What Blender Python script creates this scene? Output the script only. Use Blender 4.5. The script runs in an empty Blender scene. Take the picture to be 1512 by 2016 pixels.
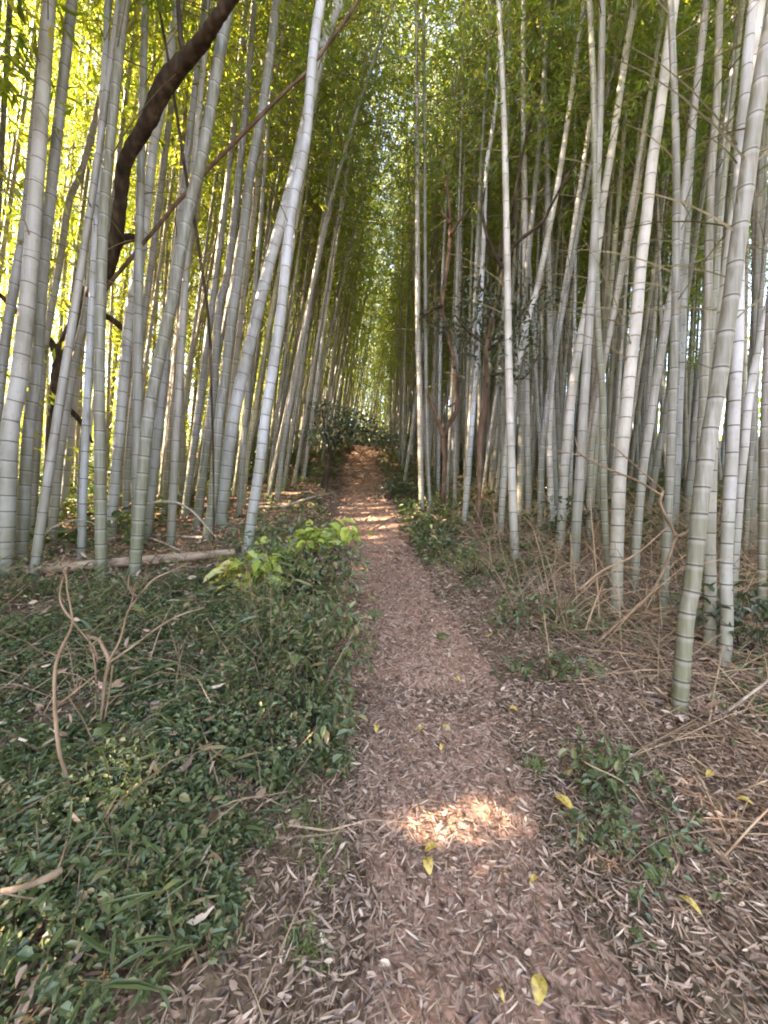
import bpy, math, random
import numpy as np
from mathutils import Vector, Matrix

# ------------------------------------------------------------------ scene, camera, light
S = bpy.context.scene
C = S.collection
F = 760.0                                   # focal length in photo pixels (1512 x 2016)
EYE = 1.5
cam = bpy.data.cameras.new("camera")
cam.sensor_fit = 'VERTICAL'; cam.sensor_height = 36.0
cam.lens = 36.0 * F / 2016.0
cam.clip_start = 0.05; cam.clip_end = 2000
cam_o = bpy.data.objects.new("camera", cam); C.objects.link(cam_o)
cam_o.location = (0, 0, EYE); cam_o.rotation_euler = (math.radians(90), 0, 0)
S.camera = cam_o

SUN_EL = math.radians(38)
SUN_AZ = np.array([-1.0, -0.16]); SUN_AZ /= np.linalg.norm(SUN_AZ)
SUN = np.array([SUN_AZ[0]*math.cos(SUN_EL), SUN_AZ[1]*math.cos(SUN_EL), math.sin(SUN_EL)])
W = bpy.data.worlds.new("World"); S.world = W; W.use_nodes = True
nt = W.node_tree
sky = nt.nodes.new('ShaderNodeTexSky'); sky.sky_type = 'NISHITA'; sky.sun_disc = False
sky.sun_elevation = SUN_EL; sky.sun_rotation = math.atan2(SUN_AZ[0], SUN_AZ[1]) % (2*math.pi)
sky.air_density = 1.0; sky.dust_density = 1.5
nt.links.new(sky.outputs[0], nt.nodes['Background'].inputs[0])
nt.nodes['Background'].inputs[1].default_value = 0.15
sl = bpy.data.lights.new("sun", 'SUN'); sl.energy = 5.0; sl.angle = math.radians(0.5); sl.color = (1.0, .90, .74)
sun_o = bpy.data.objects.new("sun", sl); C.objects.link(sun_o)
sun_o.rotation_euler = Vector((-SUN[0], -SUN[1], -SUN[2])).to_track_quat('-Z', 'Y').to_euler()
sun_o.location = (-20, 0, 25)
S.view_settings.view_transform = 'Standard'; S.view_settings.look = 'None'
S.view_settings.exposure = 3.68; S.view_settings.gamma = 1.0
S.view_settings.use_white_balance = True; S.view_settings.white_balance_temperature = 8300; S.view_settings.white_balance_tint = 20
cy = S.cycles
cy.use_denoising = True
cy.max_bounces = 8; cy.diffuse_bounces = 5; cy.glossy_bounces = 2; cy.transmission_bounces = 6
cy.sample_clamp_indirect = 4.0; cy.caustics_reflective = False; cy.caustics_refractive = False
cy.filter_width = 2.0

R = np.random.RandomState(11)
random.seed(5)

# ------------------------------------------------------------------ terrain functions
PY = np.array([-40, -6, 0, 1.5, 3, 4.7, 6.5, 9, 12, 16, 20, 26, 60, 400.])
PZ = np.array([-6, -.8, 0, .22, .55, .96, 1.50, 2.06, 2.92, 4.25, 4.85, 4.9, 4.0, 4.0])
XY = np.array([-40, 0, 1.05, 1.5, 3, 4.7, 6.5, 9, 12, 16, 22, 400.])
XC = np.array([1.0, .42, .34, .26, .25, -.05, -.29, -.49, -.78, -.80, -.7, -.7])
HW = np.array([.55, .55, .50, .45, .47, .46, .50, .60, .56, .46, .5, .5])
def smooth01(t):
    t = np.clip(t, 0, 1); return t*t*(3-2*t)
def pz(y):
    return (np.interp(y-.35, PY, PZ)+np.interp(y, PY, PZ)*2+np.interp(y+.35, PY, PZ))/4
def pxc(y): return np.interp(y, XY, XC)
def phw(y): return np.interp(y, XY, HW)
def H(x, y):
    x = np.asarray(x, float); y = np.asarray(y, float)
    u = x - pxc(y); hw = phw(y)
    left = smooth01((-u-hw*.85)/.55) * .30 * smooth01((y+.2)/1.6)
    left += smooth01((-u-hw-2.5)/8)*-.3
    right = smooth01((u-hw)/1.3) * .10 + smooth01((u-hw-.8)/5)*.12
    n = .035*np.sin(1.7*x+.6)*np.sin(2.1*y+1.1) + .018*np.sin(4.3*x+y)*np.sin(3.7*y-1.3*x) + .012*np.sin(9*x+2)*np.sin(8*y+1)
    n = n*(.35+.65*smooth01((np.abs(u)-hw*.6)/.6))
    return pz(y) + left + right + n - .03*np.exp(-(u/(hw*.8))**2)
def hit(px, py):
    """ground point seen at a photo pixel"""
    d = np.arange(.6, 60, .01)
    x = (px-756)/F*d; z = EYE+(1008-py)/F*d
    k = np.argmax(z <= H(x, d))
    if not (z <= H(x, d)).any(): k = len(d)-1
    return np.array([x[k], d[k], H(x[k], d[k])])
def at(px, py, d): return np.array([(px-756)/F*d, d, EYE+(1008-py)/F*d])

# ------------------------------------------------------------------ mesh helpers
def make_mesh(name, V, quads=None, tris=None, mats=(), midx=None, attrs=None, smooth=False):
    me = bpy.data.meshes.new(name)
    V = np.asarray(V, np.float32).reshape(-1, 3)
    q = np.zeros((0, 4), np.int32) if quads is None else np.asarray(quads, np.int32).reshape(-1, 4)
    t = np.zeros((0, 3), np.int32) if tris is None else np.asarray(tris, np.int32).reshape(-1, 3)
    me.vertices.add(len(V)); me.vertices.foreach_set('co', V.ravel())
    nl = q.size+t.size
    me.loops.add(nl); me.loops.foreach_set('vertex_index', np.concatenate([q.ravel(), t.ravel()]).astype(np.int32))
    nq, ntr = len(q), len(t)
    me.polygons.add(nq+ntr)
    me.polygons.foreach_set('loop_start', np.concatenate([np.arange(nq)*4, nq*4+np.arange(ntr)*3]).astype(np.int32))
    for m in mats: me.materials.append(m)
    if midx is not None: me.polygons.foreach_set('material_index', np.asarray(midx, np.int32))
    me.polygons.foreach_set('use_smooth', np.full(nq+ntr, bool(smooth)))
    for k, a in (attrs or {}).items():
        at_ = me.attributes.new(k, 'FLOAT', 'POINT'); at_.data.foreach_set('value', np.asarray(a, np.float32))
    me.update(calc_edges=True)
    return me
def link(name, me, parent=None, loc=None):
    o = bpy.data.objects.new(name, me); C.objects.link(o)
    if parent: o.parent = parent
    if loc is not None: o.location = loc
    return o
def tag(o, label=None, cat=None, group=None, kind=None):
    if label: o['label'] = label
    if cat: o['category'] = cat
    if group: o['group'] = group
    if kind: o['kind'] = kind
    return o
def empty(name, loc, label, cat, group=None):
    o = bpy.data.objects.new(name, None); C.objects.link(o); o.location = loc; o.empty_display_size = .1
    return tag(o, label, cat, group)

def norm(a): return a/np.maximum(np.linalg.norm(a, axis=-1, keepdims=True), 1e-9)
def spline(P, n):
    """Catmull-Rom through rows of P (any width)"""
    P = np.asarray(P, float)
    if len(P) == 2:
        t = np.linspace(0, 1, n)[:, None]; return P[0]*(1-t)+P[1]*t
    Q = np.vstack([2*P[0]-P[1], P, 2*P[-1]-P[-2]])
    out = []
    for s in np.linspace(0, len(P)-1-1e-6, n):
        i = int(s); t = s-i; a, b, c, d = Q[i:i+4]
        out.append(.5*((2*b)+(-a+c)*t+(2*a-5*b+4*c-d)*t*t+(-a+3*b-3*c+d)*t**3))
    return np.array(out)
def tube(P, rad, seg=8, cap=True, rough=0.0, rng=None):
    """swept tube; returns V, quads, tris"""
    P = np.asarray(P, float); n = len(P); rad = np.broadcast_to(np.asarray(rad, float), (n,))
    T = norm(np.gradient(P, axis=0))
    ref = np.array([0, 1., 0]) if abs(T[:, 1]).mean() < .8 else np.array([1., 0, 0])
    A = norm(np.cross(T, ref)); B = np.cross(T, A)
    th = np.arange(seg)/seg*2*math.pi
    rr = rad[:, None]*np.ones((1, seg))
    if rough and rng is not None:
        k = rng.uniform(0, 6.28, 3)
        rr = rr*(1+rough*(np.sin(3*th[None]+k[0]+np.arange(n)[:, None]*.35)*.6+rng.uniform(-.6, .6, (n, seg))))
    V = P[:, None]+rr[..., None]*(np.cos(th)[None, :, None]*A[:, None]+np.sin(th)[None, :, None]*B[:, None])
    V = V.reshape(-1, 3)
    i = np.arange(n-1)[:, None]*seg; j = np.arange(seg)[None]; k = (j+1) % seg
    Q = np.stack([i+j, i+k, i+seg+k, i+seg+j], -1).reshape(-1, 4)
    Tt = np.zeros((0, 3), int)
    if cap:
        V = np.vstack([V, P[0]-T[0]*rad[0]*.15, P[-1]+T[-1]*rad[-1]*.3]); a = n*seg
        jj = np.arange(seg); kk = (jj+1) % seg
        Tt = np.vstack([np.stack([kk, jj, np.full(seg, a)], -1), np.stack([(n-1)*seg+jj, (n-1)*seg+kk, np.full(seg, a+1)], -1)])
    return V, Q, Tt
class MB:
    def __init__(s): s.V = []; s.Q = []; s.T = []; s.mq = []; s.mt = []; s.n = 0; s.at = []
    def add(s, V, Q=None, T=None, m=0, a=None):
        V = np.asarray(V).reshape(-1, 3)
        if Q is not None and len(Q): s.Q.append(np.asarray(Q)+s.n); s.mq.append(np.full(len(Q), m))
        if T is not None and len(T): s.T.append(np.asarray(T)+s.n); s.mt.append(np.full(len(T), m))
        s.V.append(V); s.n += len(V); s.at.append(np.zeros(len(V)) if a is None else np.broadcast_to(a, (len(V),)))
    def tube(s, P, rad, seg=6, m=0, **k):
        V, Q, T = tube(P, rad, seg, **k); s.add(V, Q, T, m)
    def mesh(s, name, mats, smooth=True, attr=None):
        Q = np.vstack(s.Q) if s.Q else None; T = np.vstack(s.T) if s.T else None
        mi = np.concatenate((s.mq or [np.zeros(0)])+(s.mt or [np.zeros(0)]))
        return make_mesh(name, np.vstack(s.V), Q, T, mats, mi, {attr: np.concatenate(s.at)} if attr else None, smooth)

def leaf_quads(pos, ax, L, Wd, rng, fold=.25, up=None):
    """slim leaves, one folded quad each"""
    n = len(pos); ax = norm(ax)
    r = norm(rng.normal(size=(n, 3))) if up is None else norm(up+rng.normal(size=(n, 3))*.35)
    s = norm(np.cross(ax, r)); nn = np.cross(s, ax)
    L = np.broadcast_to(L, (n,))[:, None]; Wd = np.broadcast_to(Wd, (n,))[:, None]
    b = pos; tip = pos+ax*L-nn*L*.08
    m = pos+ax*L*.42
    l = m+s*Wd*.5+nn*Wd*fold; rr = m-s*Wd*.5+nn*Wd*fold
    V = np.stack([b, l, tip, rr], 1).reshape(-1, 3)
    Q = np.arange(n)[:, None]*4+np.arange(4)[None]
    return V, Q
def broad_leaves(pos, ax, L, Wd, rng, up=None, fold=.2, curl=.12):
    """ovate leaves, two quads each with a midrib fold"""
    n = len(pos); ax = norm(ax)
    r = norm(rng.normal(size=(n, 3))) if up is None else norm(np.asarray(up)+rng.normal(size=(n, 3))*.4)
    s = norm(np.cross(ax, r)); nn = np.cross(s, ax)
    L = np.broadcast_to(L, (n,))[:, None]; Wd = np.broadcast_to(Wd, (n,))[:, None]
    cz = np.broadcast_to(curl, (n,))[:, None] if np.ndim(curl) else curl
    b = pos; tip = pos+ax*L-nn*L*cz*1.5
    m1 = pos+ax*L*.28; m2 = pos+ax*L*.66-nn*L*cz*.5
    l1 = m1+s*Wd*.46+nn*Wd*fold; l2 = m2+s*Wd*.40+nn*Wd*fold
    r1 = m1-s*Wd*.46+nn*Wd*fold; r2 = m2-s*Wd*.40+nn*Wd*fold
    V = np.stack([b, l1, l2, tip, r2, r1], 1).reshape(-1, 3)
    i = np.arange(n)[:, None]*6
    Q = np.concatenate([i+np.array([[0, 1, 2, 3]]), i+np.array([[0, 3, 4, 5]])], 0)
    return V, Q

# ------------------------------------------------------------------ materials
def new_mat(name):
    m = bpy.data.materials.new(name); m.use_nodes = True
    n = m.node_tree.nodes; n.clear()
    out = n.new('ShaderNodeOutputMaterial')
    return m, n, m.node_tree.links, out
def ramp(n, l, src, stops):
    r = n.new('ShaderNodeValToRGB'); e = r.color_ramp.elements
    while len(e) < len(stops): e.new(.5)
    for k, (p, c) in enumerate(stops): e[k].position = p; e[k].color = (*c, 1)
    l.new(src, r.inputs[0]); return r.outputs[0]
def mixc(n, l, f, a, b, mode='MIX'):
    m = n.new('ShaderNodeMix'); m.data_type = 'RGBA'; m.blend_type = mode
    for idx, v in ((0, f), (6, a), (7, b)):
        if hasattr(v, 'is_linked') or hasattr(v, 'links'): l.new(v, m.inputs[idx])
        elif idx == 0: m.inputs[0].default_value = v
        else: m.inputs[idx].default_value = (*v, 1)
    return m.outputs[2]
def noise(n, l, scale, detail=4, vec=None, stretch=None):
    t = n.new('ShaderNodeTexNoise'); t.inputs['Scale'].default_value = scale; t.inputs['Detail'].default_value = detail
    co = n.new('ShaderNodeTexCoord').outputs['Object'] if vec is None else vec
    if stretch:
        mp = n.new('ShaderNodeMapping'); mp.inputs['Scale'].default_value = stretch; l.new(co, mp.inputs[0]); co = mp.outputs[0]
    l.new(co, t.inputs['Vector']); return t.outputs['Fac']
def leaf_mat(name, stops, tstops, trans=.45, gloss=.06, rough=.5, spots=None):
    m, n, l, out = new_mat(name)
    g = n.new('ShaderNodeNewGeometry')
    c = ramp(n, l, g.outputs['Random Per Island'], stops)
    tc = ramp(n, l, g.outputs['Random Per Island'], tstops)
    if spots:
        f = ramp(n, l, noise(n, l, spots, 5), [(.50, (0, 0, 0)), (.66, (.85, .85, .85))])
        c = mixc(n, l, f, c, (.20, .11, .04)); tc = mixc(n, l, f, tc, (.15, .08, .02))
    d = n.new('ShaderNodeBsdfDiffuse'); l.new(c, d.inputs[0])
    t = n.new('ShaderNodeBsdfTranslucent'); l.new(tc, t.inputs[0])
    mx = n.new('ShaderNodeMixShader'); mx.inputs[0].default_value = trans
    l.new(d.outputs[0], mx.inputs[1]); l.new(t.outputs[0], mx.inputs[2])
    gl = n.new('ShaderNodeBsdfGlossy'); gl.inputs['Roughness'].default_value = rough; gl.inputs[0].default_value = (.9, .95, 1, 1)
    m2 = n.new('ShaderNodeMixShader'); m2.inputs[0].default_value = gloss
    l.new(mx.outputs[0], m2.inputs[1]); l.new(gl.outputs[0], m2.inputs[2]); l.new(m2.outputs[0], out.inputs[0])
    return m
BL = leaf_mat('bamboo_leaf', [(0, (.04, .08, .022)), (.5, (.07, .12, .032)), (.85, (.11, .155, .04)), (1, (.19, .19, .06))],
              [(0, (.28, .45, .05)), (.6, (.46, .57, .06)), (1, (.62, .58, .07))], trans=.55, gloss=.05)
BLY = leaf_mat('sunlit_bamboo_leaf', [(0, (.08, .11, .02)), (.5, (.14, .16, .03)), (.85, (.22, .21, .04)), (1, (.32, .26, .07))],
              [(0, (.38, .54, .05)), (.6, (.55, .63, .06)), (1, (.70, .64, .08))], trans=.58, gloss=.05)  # yellower, brighter leaf copy: sun glow through the left foliage put into colour
COVER = leaf_mat('ground_cover_leaf', [(0, (.048, .075, .032)), (.45, (.09, .13, .052)), (.78, (.14, .175, .07)), (.91, (.21, .19, .09)), (1, (.30, .21, .12))],
                 [(0, (.08, .16, .03)), (1, (.16, .24, .05))], trans=.25, gloss=.05, rough=.5)
DARKL = leaf_mat('evergreen_leaf', [(0, (.018, .035, .014)), (.7, (.04, .065, .024)), (1, (.08, .09, .03))],
                 [(0, (.05, .09, .02)), (1, (.10, .14, .03))], trans=.2, gloss=.08)
SAPL = leaf_mat('sapling_leaf', [(0, (.28, .38, .07)), (.6, (.40, .50, .10)), (1, (.50, .54, .10))],
                [(0, (.35, .5, .06)), (1, (.5, .55, .08))], trans=.45, gloss=.06)
SAPY = leaf_mat('yellow_sapling_leaf', [(0, (.36, .42, .09)), (.5, (.54, .50, .10)), (1, (.66, .52, .10))],
                [(0, (.5, .5, .06)), (1, (.6, .5, .07))], trans=.45, gloss=.06, spots=22)
GRASS = leaf_mat('grass_blade', [(0, (.06, .12, .03)), (1, (.16, .24, .05))], [(0, (.2, .34, .05)), (1, (.3, .42, .06))], trans=.4)
LITTER = leaf_mat('litter_leaf', [(0, (.085, .048, .034)), (.3, (.22, .14, .10)), (.7, (.39, .265, .20)), (.93, (.52, .38, .30)), (1, (.64, .51, .41))],
                  [(0, (.14, .07, .03)), (1, (.3, .2, .1))], trans=.12, gloss=.05)
YLEAF = leaf_mat('fallen_yellow_leaf', [(0, (.40, .25, .07)), (.5, (.56, .40, .07)), (1, (.58, .46, .20))], [(0, (.5, .3, .05)), (1, (.5, .35, .08))], trans=.2, gloss=.06, spots=70)

def culm_mat():
    m, n, l, out = new_mat('bamboo_culm')
    oi = n.new('ShaderNodeObjectInfo')
    ring = n.new('ShaderNodeAttribute'); ring.attribute_name = 'ring'
    hh = n.new('ShaderNodeAttribute'); hh.attribute_name = 'hgt'
    tn = n.new('ShaderNodeAttribute'); tn.attribute_name = 'tone'
    base = mixc(n, l, 1.0, oi.outputs['Color'], ramp(n, l, tn.outputs['Fac'], [(0, (.86, .84, .79)), (.5, (.98, .98, .98)), (1, (1.07, 1.07, 1.08))]), 'MULTIPLY')
    st = noise(n, l, 9, 4, stretch=(6, 6, .35))
    bl = noise(n, l, 3.2, 5, stretch=(1.5, 1.5, .8))
    sp = noise(n, l, 42, 3, stretch=(1, 1, .6))
    c = mixc(n, l, ramp(n, l, st, [(.30, (0, 0, 0)), (.75, (.45, .45, .45))]), base, (.52, .54, .58))
    c = mixc(n, l, ramp(n, l, bl, [(.44, (0, 0, 0)), (.68, (.65, .65, .65))]), c, (.125, .12, .085))
    c = mixc(n, l, ramp(n, l, sp, [(.60, (0, 0, 0)), (.78, (.45, .45, .45))]), c, (.16, .15, .11))
    # algae staining on the lowest half metre
    hr = ramp(n, l, hh.outputs['Fac'], [(0.0, (.75, .75, .75)), (.05, (.45, .45, .45)), (.12, (0, 0, 0))])
    c = mixc(n, l, hr, c, (.11, .125, .06))
    # powdery bloom under each node, dark scar ring at it
    c = mixc(n, l, ramp(n, l, ring.outputs['Fac'], [(.05, (0, 0, 0)), (.45, (.34, .34, .34)), (.5, (0, 0, 0))]), c, (.46, .47, .50))
    c = mixc(n, l, ramp(n, l, ring.outputs['Fac'], [(.55, (0, 0, 0)), (.85, (.85, .85, .85))]), c, (.036, .034, .026))
    b = n.new('ShaderNodeBsdfPrincipled'); l.new(c, b.inputs['Base Color']); b.inputs['Roughness'].default_value = .48
    b.inputs['Specular IOR Level'].default_value = .35
    l.new(b.outputs[0], out.inputs[0]); return m
CULM = culm_mat()
def bark_mat(name, a, b_, c_, scale=14, rough=.9, stretch=(1, 1, .35)):
    m, n, l, out = new_mat(name)
    f = noise(n, l, scale, 6, stretch=stretch)
    c = ramp(n, l, f, [(.28, a), (.52, b_), (.75, c_)])
    gi = n.new('ShaderNodeNewGeometry')
    c = mixc(n, l, 1.0, c, ramp(n, l, gi.outputs['Random Per Island'], [(0, (.50, .50, .52)), (.5, (.95, .92, .90)), (1, (1.3, 1.25, 1.2))]), 'MULTIPLY')
    b = n.new('ShaderNodeBsdfPrincipled'); l.new(c, b.inputs['Base Color']); b.inputs['Roughness'].default_value = rough
    b.inputs['Specular IOR Level'].default_value = .2
    bu = n.new('ShaderNodeBump'); bu.inputs['Strength'].default_value = .6; bu.inputs['Distance'].default_value = .02
    l.new(f, bu.inputs['Height']); l.new(bu.outputs[0], b.inputs['Normal'])
    l.new(b.outputs[0], out.inputs[0]); return m
BARK = bark_mat('dark_bark', (.016, .012, .010), (.050, .037, .029), (.13, .10, .08))
REDBARK = bark_mat('red_brown_bark', (.05, .034, .025), (.12, .08, .06), (.22, .16, .125))
DEADWOOD = bark_mat('dead_wood', (.11, .08, .055), (.23, .165, .12), (.36, .28, .215), 20)
GREYWOOD = bark_mat('weathered_wood', (.20, .17, .14), (.36, .32, .27), (.5, .46, .40), 20)
STRAW = bark_mat('dry_straw', (.19, .13, .09), (.33, .24, .17), (.46, .36, .27), 9)
TWIG = bark_mat('bamboo_twig', (.12, .12, .07), (.22, .20, .13), (.32, .29, .20), 6)
LOGM = bark_mat('fallen_culm', (.18, .13, .10), (.36, .28, .22), (.46, .38, .31), 10, stretch=(.4, 2, 2))
STONE = bark_mat('stone', (.16, .14, .12), (.34, .31, .27), (.46, .42, .38), 12, stretch=(1, 1, 1))
MOSS = bark_mat('mossy_stone', (.05, .06, .025), (.10, .11, .05), (.20, .17, .11), 16, stretch=(1, 1, 1))
def ground_mat(name, dark, mid, light, green=None):
    m, n, l, out = new_mat(name)
    co = n.new('ShaderNodeTexCoord').outputs['Object']
    v = n.new('ShaderNodeTexVoronoi'); v.inputs['Scale'].default_value = 34; v.inputs['Randomness'].default_value = 1
    mp = n.new('ShaderNodeMapping'); mp.inputs['Rotation'].default_value = (0, 0, .5); mp.inputs['Scale'].default_value = (1.6, .7, 1)
    nz = n.new('ShaderNodeTexNoise'); nz.inputs['Scale'].default_value = 6; l.new(co, nz.inputs['Vector'])
    va = n.new('ShaderNodeVectorMath'); va.operation = 'MULTIPLY_ADD'; l.new(nz.outputs['Color'], va.inputs[0]); va.inputs[1].default_value = (.35, .35, .1); l.new(co, va.inputs[2])
    l.new(va.outputs[0], mp.inputs[0]); l.new(mp.outputs[0], v.inputs['Vector'])
    sx = n.new('ShaderNodeSeparateColor'); l.new(v.outputs['Color'], sx.inputs[0])
    c = ramp(n, l, sx.outputs[0], [(0, dark), (.45, mid), (.9, light)])
    f2 = noise(n, l, 1.3, 5, co)
    c = mixc(n, l, ramp(n, l, f2, [(.40, (.0, .0, .0)), (.66, (.75, .75, .75))]), c, mid)
    f4 = noise(n, l, 70, 4, co)
    c = mixc(n, l, ramp(n, l, f4, [(.42, (.75, .75, .75)), (.6, (0, 0, 0))]), c, dark)
    if green:
        f3 = noise(n, l, .8, 5, co)
        c = mixc(n, l, ramp(n, l, f3, [(.46, (0, 0, 0)), (.62, (.6, .6, .6))]), c, green)
    b = n.new('ShaderNodeBsdfPrincipled'); l.new(c, b.inputs['Base Color']); b.inputs['Roughness'].default_value = .9
    b.inputs['Specular IOR Level'].default_value = .2
    bu = n.new('ShaderNodeBump'); bu.inputs['Strength'].default_value = .7; bu.inputs['Distance'].default_value = .02
    l.new(sx.outputs[1], bu.inputs['Height']); l.new(bu.outputs[0], b.inputs['Normal'])
    l.new(b.outputs[0], out.inputs[0]); return m
FLOORM = ground_mat('leaf_litter_floor', (.07, .042, .03), (.20, .128, .092), (.33, .225, .165), (.055, .065, .03))
PATHM = ground_mat('leaf_litter_path', (.15, .082, .058), (.37, .22, .165), (.52, .34, .27))

# ------------------------------------------------------------------ ground and path
gx = np.unique(np.concatenate([np.arange(-5, 5.01, .1), np.arange(-16, 16.1, .5), [-300, -150, -80, -45, -28, -20, 20, 28, 45, 80, 150, 300]]).round(4))
gy = np.unique(np.concatenate([np.arange(-1, 9.01, .1), np.arange(9, 24.1, .25), np.arange(-12, 40.1, 1), [-200, -100, -50, -25, 55, 80, 120, 200, 350]]).round(4))
X, Y = np.meshgrid(gx, gy); Z = H(X, Y)
ny, nx = X.shape
i = np.arange(ny-1)[:, None]*nx+np.arange(nx-1)[None]
Q = np.stack([i, i+1, i+nx+1, i+nx], -1).reshape(-1, 4)
g = link('ground', make_mesh('ground', np.stack([X, Y, Z], -1), Q, None, [FLOORM], smooth=True))
tag(g, 'sloping forest floor of brown leaf litter under the bamboo', kind='structure')
ys = np.arange(-.6, 21, .05); us = np.linspace(-1, 1, 25)
PX = pxc(ys)[:, None]+us[None]*(phw(ys)*(1.0+.10*np.sin(ys*3.1)+.07*np.sin(ys*7.7+1)))[:, None]; PYY = np.repeat(ys[:, None], 25, 1)
PZZ = H(PX, PYY)+.012*(1-np.abs(us[None])**6)-.02*(np.abs(us[None])**8)
ny, nx = PX.shape
i = np.arange(ny-1)[:, None]*nx+np.arange(nx-1)[None]
Q = np.stack([i, i+1, i+nx+1, i+nx], -1).reshape(-1, 4)
p = link('path', make_mesh('path', np.stack([PX, PYY, PZZ], -1), Q, None, [PATHM], smooth=True))
tag(p, 'trodden footpath covered in pinkish brown fallen leaves climbing uphill', kind='structure')

# ------------------------------------------------------------------ bamboo
def culm_geo(P, rb, rt, rng, seg=10, first=.16, inter=.27, detail=True):
    """P: dense centre line. Tube with swollen nodes, returns V,Q,T and ring / height attributes"""
    seglen = np.linalg.norm(np.diff(P, axis=0), axis=1); s = np.concatenate([[0], np.cumsum(seglen)]); L = s[-1]
    nodes = []; a = first*rng.uniform(.5, 1.2)
    while a < L-.1:
        nodes.append(a); a += (inter*(.62+.5*min(1, a/2.2)))*rng.uniform(.9, 1.1)
    S_ = [0.]; K = [1.]; Rg = [0.]; Tn = [.5]; cur = .5
    e = min(.0085, max(.0062, rb*.085))
    for nd in nodes:
        nxt = rng.uniform(0, 1)
        if detail:
            for off, k, r in ((-6*e, .995, .0), (-3.0*e, .995, .30), (-1.2*e, 1.0, .45), (-.85*e, 1.025, .52), (-.1*e, 1.035, 1.0), (.45*e, .985, .95), (1.1*e, 1.02, .3), (3*e, 1.0, .0)):
                S_.append(nd+off); K.append(k); Rg.append(r); Tn.append(cur if off < .2*e else nxt)
        else:
            for off, k, r in ((-1.2*e, 1.0, .3), (-.3*e, 1.06, 1.), (.6*e, 1.0, .9), (1.4*e, 1, 0)):
                S_.append(nd+off); K.append(k); Rg.append(r); Tn.append(cur if off < .2*e else nxt)
        cur = nxt
    Tn.append(cur); S_.append(L); K.append(1.); Rg.append(0.)
    S_ = np.array(S_); o = np.argsort(S_); S_ = S_[o]; K = np.array(K)[o]; Rg = np.array(Rg)[o]; Tn = np.array(Tn)[o]
    S_ = np.clip(S_, 0, L)
    PP = np.stack([np.interp(S_, s, P[:, k]) for k in range(3)], -1)
    rad = (rb+(rt-rb)*S_/L)*K
    V, Q, T = tube(PP, rad, seg)
    ring = np.concatenate([np.repeat(Rg, seg), [0, 0]]); h = np.concatenate([np.repeat(S_/L, seg), [0, 1]])
    return V, Q, T, ring, h, np.concatenate([np.repeat(Tn, seg), [.5, .5]])
def culm_mesh(name, P, rb, rt, rng, **k):
    V, Q, T, ring, h, tone = culm_geo(P, rb, rt, rng, **k)
    return make_mesh(name, V, Q, T, [CULM], None, {'ring': ring, 'hgt': h, 'tone': tone}, True)

def crown_geo(P, rng, zb, leaves=6, fans=11, step=.30, length=1.25, ll=.125, lw=.022, bare=0, twig=True, keep=None, low=.7):
    """branches with drooping leaf fans along centre line P above height zb (over its base)"""
    z0 = P[0, 2]; top = P[-1, 2]
    zs = np.arange(z0+zb, top, step); zs = zs+rng.uniform(-.1, .1, len(zs))
    mb = MB()
    c = np.stack([np.interp(zs, P[:, 2], P[:, k]) for k in range(3)], -1)
    az0 = rng.uniform(0, 6.28, len(zs))
    az = np.concatenate([az0, az0+rng.uniform(1.6, 3.2, len(zs))]); c = np.vstack([c, c]); zz = np.concatenate([zs, zs])
    rel = (zz-z0-zb)/(top-z0-zb+1e-6)
    Lb = length*(low+.5*np.sin(np.clip(rel, 0, 1)*3.1)-.35*rel)*rng.uniform(.65, 1.25, len(zz))
    D = np.stack([np.cos(az), np.sin(az), np.zeros_like(az)], -1)
    rise = rng.uniform(.35, .8, len(zz))
    def bp(k, t): return c[k]+D[k]*(t*Lb[k])[:, None]*.9+np.array([0, 0, 1.])*((rise[k]*t-.62*t*t)*Lb[k])[:, None]
    nb = len(zz)
    # fans of leaves
    k = np.repeat(np.arange(nb), fans); t = rng.uniform(.15, 1.05, len(k))
    fp = bp(k, t)+rng.normal(size=(len(k), 3))*np.array([.16, .16, .13])*(.5+Lb[k])[:, None]
    kk = np.repeat(np.arange(len(k)), leaves)
    pos = fp[kk]+rng.normal(size=(len(kk), 3))*.035
    ax = D[k[kk]]*.45+rng.normal(size=(len(kk), 3))*.55+np.array([0, 0, -.55])
    if keep is not None:
        m = keep(pos); pos = pos[m]; ax = ax[m]
    L = ll*rng.uniform(.7, 1.25, len(pos))
    V, Q = leaf_quads(pos, ax, L, lw*rng.uniform(.75, 1.2, len(pos)), rng)
    mb.add(V, Q, None, 0)
    if twig:
        tt = np.linspace(0, 1, 5)
        for b in range(nb):
            pts = bp(np.full(5, b), tt)
            V, Q, T = tube(pts, np.linspace(.007, .002, 5), 3, cap=False); mb.add(V, Q, None, 1)
        for b in range(bare):
            z = z0+rng.uniform(.35, 1)*zb; q = np.array([np.interp(z, P[:, 2], P[:, j]) for j in range(3)])
            a = rng.uniform(0, 6.28); ln = rng.uniform(.3, .9); d = np.array([math.cos(a), math.sin(a), rng.uniform(.2, 1.0)])
            pts = q+d*ln*tt[:, None]-np.array([0, 0, .35])*(tt*tt*ln)[:, None]
            V, Q, T = tube(pts, np.linspace(.006, .002, 5), 3, cap=False); mb.add(V, Q, None, 1)
    return mb

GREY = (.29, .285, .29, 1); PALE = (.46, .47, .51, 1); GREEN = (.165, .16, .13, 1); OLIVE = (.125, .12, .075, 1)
YGREEN = (.26, .25, .15, 1); BROWN = (.17, .125, .085, 1); PINK = (.29, .215, .17, 1); DGREY = (.12, .115, .105, 1)
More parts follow.
